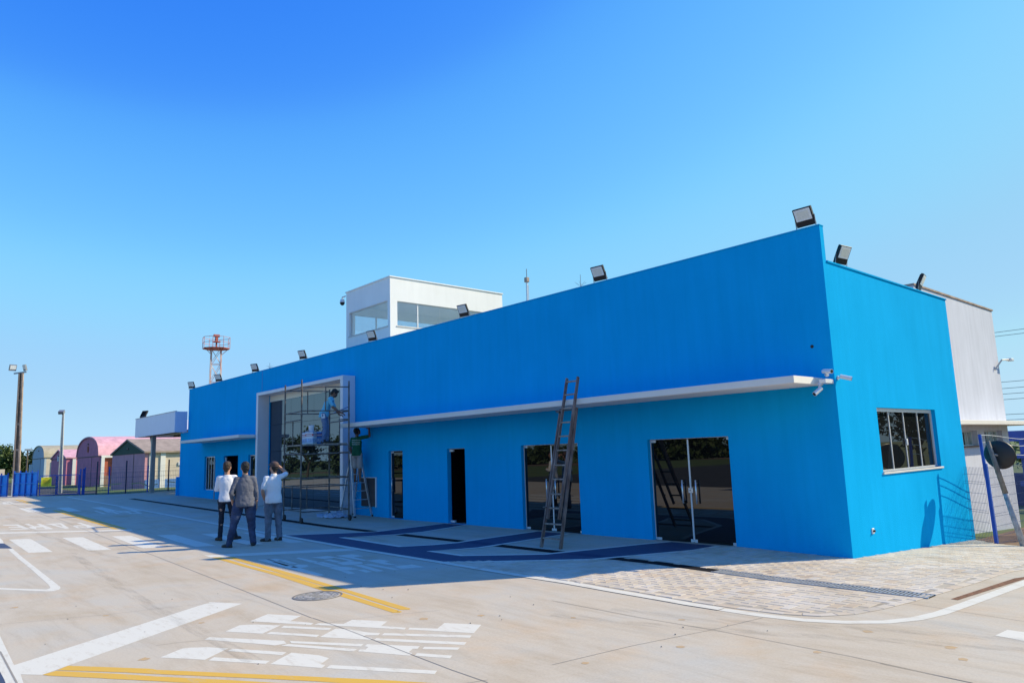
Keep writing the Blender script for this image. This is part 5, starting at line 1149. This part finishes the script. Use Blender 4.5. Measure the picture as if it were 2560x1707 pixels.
def hand(m, wrist, d, palm_n, thumb, s=1.0, curl=.5):
    """palm plus five separate bent fingers; d = direction of the hand, palm_n = palm normal, thumb = thumb side"""
    d = V(d).normalized(); pn = V(palm_n).normalized(); pn = (pn - d*pn.dot(d)).normalized(); sd = d.cross(pn)
    if sd.dot(V(thumb)) < 0: sd = -sd
    w_ = V(wrist); 
    chain(m, [(w_, .027*s), (w_+d*.045*s+sd*.012*s, .024*s), (w_+d*.085*s+sd*.018*s, .019*s)])
    chain(m, [(w_+d*.04*s-sd*.014*s, .024*s), (w_+d*.085*s-sd*.020*s, .018*s)])
    for k, ln in enumerate((.072,.080,.074,.058)):
        b = w_ + d*(.09-.004*abs(k-1))*s + sd*(.030-.020*k)*s
        p = b; dd = d
        pts = [(p, .0098*s)]
        for j in range(3):
            a = curl*(.5+.5*j); dd = (d*math.cos(a)+pn*math.sin(a)); p = p + dd*ln*s*(.45,.32,.23)[j]; pts.append((p, (.0093,.0088,.0078)[j]*s))
        chain(m, pts, 8)
    b = w_ + d*.03*s + sd*.028*s; t1 = b + (d*.6+sd*.75+pn*.25).normalized()*.042*s; t2 = t1 + (d*.85+sd*.3+pn*.35).normalized()*.034*s
    chain(m, [(b,.015*s),(t1,.0115*s),(t2,.009*s)], 8)
def head_mesh(m, c, yaw, tilt, s=1.0):
    q = (Matrix.Rotation(yaw,3,'Z') @ Matrix.Rotation(tilt,3,'X')); qq = q.to_quaternion(); c = V(c)
    def P(x,y,z): return c + q @ (V((x,y,z))*s)
    m.ball(P(0,-.01,.025), .078*s,.098*s,.098*s, 16, 12, qq); m.ball(P(0,.022,-.045), .060*s,.074*s,.076*s, 14, 10, qq)
    m.ball(P(0,.062,-.098), .028*s,.024*s,.022*s, 10, 8, qq)
    m.ball(P(0,.102,-.018), .013*s,.018*s,.022*s, 8, 6, qq); m.ball(P(0,.094,.004), .010*s,.012*s,.028*s, 8, 6, qq)
    m.ball(P(0,.088,-.058), .024*s,.012*s,.009*s, 8, 6, qq); m.ball(P(0,.086,-.070), .021*s,.012*s,.008*s, 8, 6, qq)
    for e in (-1,1):
        m.ball(P(e*.080,-.004,-.012), .011*s,.022*s,.034*s, 8, 8, qq); m.ball(P(e*.033,.078,.022), .020*s,.014*s,.009*s, 8, 6, qq); m.ball(P(e*.045,.066,-.03), .022*s,.018*s,.018*s, 8, 6, qq)
    return P, qq
def eyes(P, qq, parent, s=1.0):
    m = MB()
    for e in (-1,1): m.ball(P(e*.033,.084,.006), .0125*s,.010*s,.008*s, 10, 8, qq)
    m.local = True; m.build('eyes', mat('eye', (.10,.08,.07), .2), parent, smooth=True)
def hair(P, qq, parent, m_, s=1.0, low=-.045, full=1.0):
    m = MB(); m.ball(P(0,-.022,.040), .088*s*full,.103*s*full,.100*s*full, 16, 12, qq); m.ball(P(0,-.055,-.015), .078*s*full,.066*s,.075*s, 14, 10, qq)
    m.ball(P(0,.045,.100), .062*s,.050*s,.034*s, 12, 8, qq); m.ball(P(0,-.068,low-.03), .058*s,.036*s,.038*s, 12, 8, qq)
    for e in (-1,1): m.ball(P(e*.074,.012,.035), .016*s,.035*s,.045*s, 8, 8, qq)
    return blob('hair', m, m_, parent, .008, 3, .022, HT)
def shoe(m, ankle, yaw, s=1.0, gz=0.0):
    q = Matrix.Rotation(yaw,3,'Z').to_quaternion(); a = V((ankle[0],ankle[1],gz))
    m.ball(a+q@V((0,.075,.036))*s, .048*s,.125*s,.038*s, 14, 8, q); m.ball(a+q@V((0,-.02,.045))*s, .042*s,.060*s,.050*s, 12, 8, q)
    m.ball(a+q@V((0,.02,.085))*s, .044*s,.060*s,.045*s, 12, 8, q)
    rings_loft(m, [(a+q@V((0,.055,.004))*s,.046*s,.150*s,yaw),(a+q@V((0,.055,.030))*s,.046*s,.150*s,yaw)], 16)

def person(loc, rz, H, label, J, c):
    """J: joint positions for a 1.78 m figure (x right, y forward, z up); c: clothing"""
    T = thing('person', loc, label, 'person', None, rz); s = H/1.78
    T.scale = (s, s, s)
    sk = c['skin']; fat = c.get('fat', 1.0); g = lambda k: V(J[k])
    pel, che, nk = g('pelvis'), g('chest'), g('neck'); yaw = J.get('yaw', 0)
    # ---- body: one continuous skin surface
    m = MB()
    P, qq = head_mesh(m, J['head'], J.get('hyaw',0), J.get('htilt',0))
    chain(m, [(nk+V((0,-.01,-.06)),.062),(nk,.056),(V(J['head'])+V((0,-.02,-.06)),.054)])
    up = (che-pel)
    rings_loft(m, [(pel+V((0,0,-.08)),.13*fat,.09*fat,yaw),(pel+up*.4,.12*fat,.085*fat,yaw),(che,.13*fat,.085*fat,yaw),(nk+V((0,0,-.09)),.10,.065,yaw)])
    for e, S_ in ((-1,'l'),(1,'r')):
        sh, el, wr = g(S_+'sh'), g(S_+'el'), g(S_+'wr')
        chain(m, [(nk+V((0,0,-.10))*1.0,.04),(sh,.046),(sh.lerp(el,.5),.044*(fat**.5)),(el,.039),(el.lerp(wr,.3),.040),(wr,.027)])
        hd = J[S_+'hd']; hand(m, wr, hd[0], hd[1], hd[2], 1.0, hd[3])
        hp, kn, an = g(S_+'hip'), g(S_+'kn'), g(S_+'an')
        chain(m, [(hp,.085*fat),(hp.lerp(kn,.5),.070),(kn,.052),(kn.lerp(an,.35),.053),(an,.038)])
        if c.get('barefoot'):
            q = Matrix.Rotation(J[S_+'foot'],3,'Z').to_quaternion(); a = V(an)
            m.ball(a+q@V((0,.06,-.045)), .042,.115,.026, 12, 8, q); m.ball(a+q@V((0,-.02,-.04)), .035,.05,.035, 12, 8, q)
            for k in range(5): m.ball(a+q@V((-.03+.015*k*1.0,.165-.006*abs(k-1.5),-.055)), .009,.016,.009, 8, 6, q)
    blob('body', m, sk, T, .0022, 3)
    eyes(P, qq, T)
    # ---- upper garment
    m = MB(); hem = J.get('hem', .84); f2 = fat; pz = pel.z
    hc = pel + V((0,0,hem-pz)) + (up*((hem-pz)/max(.05,up.z)) - V((0,0,hem-pz)))*.5
    rings_loft(m, [(hc,.176*f2,.150*f2,yaw),(pel+V((0,-.004,-.03)),.178*f2,.150*f2,yaw),(pel+V((0,0,.06)),.166*f2,.136*f2,yaw),(pel+up*.42,.152*f2,.124*f2,yaw),(pel+up*.74,.164*f2**.7,.124*f2**.6,yaw),(che+V((0,-.005,.02)),.172*f2**.5,.120,yaw),(nk+V((0,-.012,-.115)),.150,.095,yaw),(nk+V((0,-.012,-.06)),.10,.075,yaw),(nk+V((0,-.012,-.02)),.066,.066,yaw)])
    for e, S_ in ((-1,'l'),(1,'r')):
        sh, el, wr = g(S_+'sh'), g(S_+'el'), g(S_+'wr')
        pts = [(nk+V((e*.03,-.012,-.085)),.058),(nk.lerp(sh,.6)+V((0,-.01,-.03)),.056),(sh,.063)]
        if c['sleeve'] == 'short': pts += [(sh.lerp(el,.4),.060),(sh.lerp(el,.74),.060)]
        else: pts += [(sh.lerp(el,.5),.056*f2**.4),(el,.049*f2**.3),(el.lerp(wr,.5),.044),(sh.lerp(el,0) if False else el.lerp(wr,c.get('cuff',.92)),.042)]
        chain(m, pts)
    sh_o = blob('shirt', m, c['shirt'], T, .012, 5, c.get('fold',.022))
    if c.get('collar'):
        m = MB(); rings_loft(m, [(nk+V((0,-.012,-.055)),.078,.074,yaw),(nk+V((0,-.012,.012)),.064,.064,yaw)]); blob('collar', m, c['shirt'], sh_o, .009, 2)
    # ---- trousers
    m = MB(); rings_loft(m, [(pel+V((0,0,-.13)),.155*f2,.116*f2,yaw),(pel+V((0,-.006,-.05)),.162*f2,.126*f2,yaw),(pel+V((0,0,.02)),.146*f2,.108*f2,yaw)])
    for S_ in 'lr':
        hp, kn, an = g(S_+'hip'), g(S_+'kn'), g(S_+'an')
        if c.get('shorts'): chain(m, [(hp,.098*f2),(hp.lerp(kn,.45),.094),(hp.lerp(kn,.93),.092)])
        else:
            slim = c.get('slim',1.0); chain(m, [(hp,.100*f2),(hp.lerp(kn,.45),.088*f2**.8*slim),(kn,.068*slim*f2**.4),(kn.lerp(an,.4),.066*slim),(an+V((0,0,.02)),.058*slim),(an+V((0,0,-.02)),.060*slim)])
    tr = blob('trousers' if not c.get('shorts') else 'shorts', m, c['pants'], T, .012, 4, .030)
    if not c.get('barefoot'):
        for S_ in 'lr':
            m = MB(); an = g(S_+'an'); shoe(m, an, J[S_+'foot'], 1.0, an.z-.085); blob('shoe', m, c['shoe'], T, .009, 2)
    if c.get('hair'): hair(P, qq, T, c['hair'], full=c.get('hairfull',1.0))
    return T, P, qq
TH = (0,1,0)
stand = dict(pelvis=(0,0,.95), chest=(0,-.005,1.30), neck=(0,-.01,1.50), head=(0,.015,1.655), lsh=(-.168,-.01,1.412), rsh=(.168,-.01,1.412),
  lel=(-.215,-.03,1.13), rel=(.215,-.03,1.13), lwr=(-.225,.05,.89), rwr=(.225,.05,.89), lhd=((0,.1,-1),(1,0,0),(0,1,0),.35), rhd=((0,.1,-1),(-1,0,0),(0,1,0),.35),
  lhip=(-.095,0,.90), rhip=(.095,0,.90), lkn=(-.11,.02,.50), rkn=(.11,.02,.50), lan=(-.125,-.02,.085), ran=(.125,-.02,.085), lfoot=.25, rfoot=-.25)
def face(fx, fy): return math.atan2(-fx, fy)
# man with folded arms, left
J = dict(stand); J.update(lel=(-.228,.03,1.15), lwr=(-.03,.19,1.16), rel=(.228,.03,1.15), rwr=(.03,.22,1.19), lhd=((1,.1,.05),(0,-1,0),(0,0,1),.5), rhd=((-1,-.1,-.05),(0,-1,0),(0,0,1),.5),
  lkn=(-.10,.03,.50), lan=(-.12,.0,.085), ran=(.20,.03,.085), rkn=(.14,.05,.50), hyaw=R(-22), hem=.87, lfoot=.5, rfoot=-.75)
person((-12.36,-5.38,0), face(-.93,.36), 1.83, 'man in white long sleeved shirt and black jeans, arms folded, leftmost standing man', J,
  dict(skin=MT['skin'], shirt=MT['wshirt'], sleeve='long', pants=MT['djeans'], slim=.86, shoe=MT['shoebrown'], hair=MT['hairbrown'], fold=.016))
tprint = None
# man in grey shirt, middle
J = dict(stand); J.update(pelvis=(0,0,.93), lel=(-.275,-.07,1.13), lwr=(-.235,.06,.92), rel=(.235,-.03,1.12), rwr=(.25,.03,.86), lhd=((.3,.35,-.9),(1,.2,0),(0,1,0),.7),
  lkn=(-.20,.02,.49), lan=(-.29,-.02,.085), rkn=(.15,.03,.49), ran=(.19,.0,.085), lhip=(-.115,0,.89), rhip=(.115,0,.89), hyaw=R(6), hem=.83, lfoot=.75, rfoot=-.05)
T2, P, qq = person((-10.70,-5.60,0), face(-.95,.30), 1.81, 'stout man in grey rolled sleeve shirt and blue jeans legs apart', J,
  dict(skin=MT['skin'], shirt=MT['gshirt'], sleeve='long', cuff=.45, collar=True, pants=MT['jeans'], slim=1.14, shoe=MT['shoe'], hair=MT['hairblack'], fat=1.19, hairfull=1.04, fold=.03))
# man in white polo with cap, right
J = dict(stand); J.update(lel=(-.245,-.05,1.12), lwr=(-.19,.08,.94), lhd=((.35,.3,-.85),(1,0,0),(0,1,0),.6), rel=(.315,.17,1.50), rwr=(.11,.165,1.69), rhd=((-1,-.05,.12),(0,.1,-1),(0,-1,0),.25), rsh=(.17,.02,1.44),
  lkn=(-.10,.03,.50), lan=(-.11,.0,.085), ran=(.15,.03,.085), rkn=(.12,.05,.50), hyaw=R(28), htilt=R(6), hem=.85, lfoot=.85, rfoot=.45)
T3, P, qq = person((-11.12,-4.76,0), face(-.95,.30), 1.79, 'man in white polo, brown cap and grey jeans, one hand raised to his brow', J,
  dict(skin=MT['skin'], shirt=MT['polo'], sleeve='short', collar=True, pants=MT['lgjeans'], slim=1.12, shoe=MT['shoe'], hair=MT['hairblack'], fat=1.08, fold=.022))
m = MB(); m.ball(P(0,-.018,.060), .094,.114,.082, 18, 12, qq); m.ball(P(0,-.025,.035), .0955,.115,.030, 18, 8, qq)
cp = blob('cap', m, MT['cap'], T3, .008, 2)
m = MB(); m.ball(P(0,.125,.048), .068,.075,.008, 14, 6, qq); m.local = True; m.build('peak', MT['cap'], cp, smooth=True)
m = MB(); m.ball(P(0,.075,-.055), .058,.042,.050, 12, 8, qq); blob('face_mask', m, MT['mask'], T3, .008, 2)
# worker on the scaffold
J = dict(stand); J.update(pelvis=(0,-.03,.92), chest=(0,.10,1.25), neck=(0,.20,1.42), head=(0,.285,1.545), htilt=R(-38), lsh=(-.165,.16,1.345), rsh=(.165,.16,1.345),
  rel=(.215,.28,1.09), rwr=(.15,.50,.92), lel=(-.215,.26,1.10), lwr=(-.06,.42,.87), rhd=((-.1,.9,-.35),(-.3,0,-1),(-1,.2,.2),.6), lhd=((.2,.9,-.2),(0,0,-1),(1,0,0),.8),
  lhip=(-.095,-.03,.88), rhip=(.095,-.03,.88), lkn=(-.11,.03,.48), rkn=(.10,.01,.48), lan=(-.125,.04,.085), ran=(.11,-.03,.085), hem=.80, hyaw=R(8))
T4, P, qq = person((-14.72,-1.62,2.285), face(.62,.78), 1.72, 'painter in a light blue shirt and jeans bending forward on the scaffold planks', J,
  dict(skin=MT['skindark'], shirt=MT['bshirt'], sleeve='short', collar=True, pants=MT['wjeans'], slim=1.0, shoe=MT['shoe'], hair=MT['hairblack'], fold=.02))
m = MB(); m.ball(P(0,.075,-.055), .058,.042,.050, 12, 8, qq); blob('face_mask', m, MT['mask'], T4, .008, 2)
m = LMB(); m.obox(Matrix.Translation((.185,-.03,.83)) @ Euler((R(6),0,R(-8))).to_matrix().to_4x4(), .012,.11,.14); m.build('cloth_rag', MT['bucketw'], T4)
# worker on the stepladder
J = dict(stand); J.update(head=(0,.03,1.66), htilt=R(24), neck=(0,0,1.50), rsh=(.175,.0,1.45), rel=(.41,.10,1.49), rwr=(.36,.16,1.73), rhd=((-.5,.15,.85),(-.4,.9,0),(-1,0,0),.9), lel=(-.225,-.02,1.14), lwr=(-.235,.06,.91), lhd=((0,.2,-1),(1,0,0),(0,1,0),.9),
  lkn=(-.09,.03,.49), rkn=(.10,.03,.49), lan=(-.08,.0,.085), ran=(.10,.02,.085), lfoot=.15, rfoot=-.15, hem=.86, hyaw=R(-28))
T5, P, qq = person((-14.98,-.40,1.075), face(-.55,.84), 1.68, 'barefoot painter in a green T-shirt and beige shorts standing on the stepladder', J,
  dict(skin=MT['skindark'], shirt=MT['grshirt'], sleeve='short', pants=MT['shorts'], shorts=True, barefoot=True, hair=MT['hairblack'], hairfull=1.03, fold=.016))
# print across the back of the green shirt
def text_mesh(s, size):
    cu = bpy.data.curves.new('print_text', 'FONT'); cu.body = s; cu.size = size; cu.align_x = 'CENTER'; cu.extrude = .0012
    t = bpy.data.objects.new('print_text', cu); COL.objects.link(t); bpy.context.view_layer.update()
    me = bpy.data.meshes.new_from_object(t.evaluated_get(bpy.context.evaluated_depsgraph_get())); bpy.data.objects.remove(t); return me
sh5 = [o for o in kids(T5) if o.name.startswith('shirt')][0]
me = text_mesh('PINTURAS', .062)
bvh_src = sh5
from mathutils.bvhtree import BVHTree
bv = BVHTree.FromPolygons([v.co for v in sh5.data.vertices], [tuple(p.vertices) for p in sh5.data.polygons])
def on_back(x, z, lift):
    h = bv.ray_cast(V((x,-.6,z)), V((0,1,0))); return V((x, (h[0].y if h[0] else -.12)-lift, z))
for v in me.vertices: v.co = on_back(v.co.x, 1.285+v.co.y, .003+v.co.z)
me.materials.append(MT['print']); o = bpy.data.objects.new('shirt_print', me); COL.objects.link(o); o.parent = sh5
m = MB(); rnd = random.Random(4)
for z, x0, x1, h_ in ((1.365,-.15,.15,.018),(1.245,-.14,.14,.014),(1.215,-.11,.12,.012)):
    x = x0
    while x < x1:
        w_ = rnd.uniform(.012,.022); a, b = on_back(x,z,.003), on_back(x+w_,z,.003); a2, b2 = on_back(x,z+h_,.003), on_back(x+w_,z+h_,.003); m.add([a,b,b2,a2],[(0,1,2,3)]); x += w_+.008
m.local = True; m.build('small_print', MT['print'], sh5)
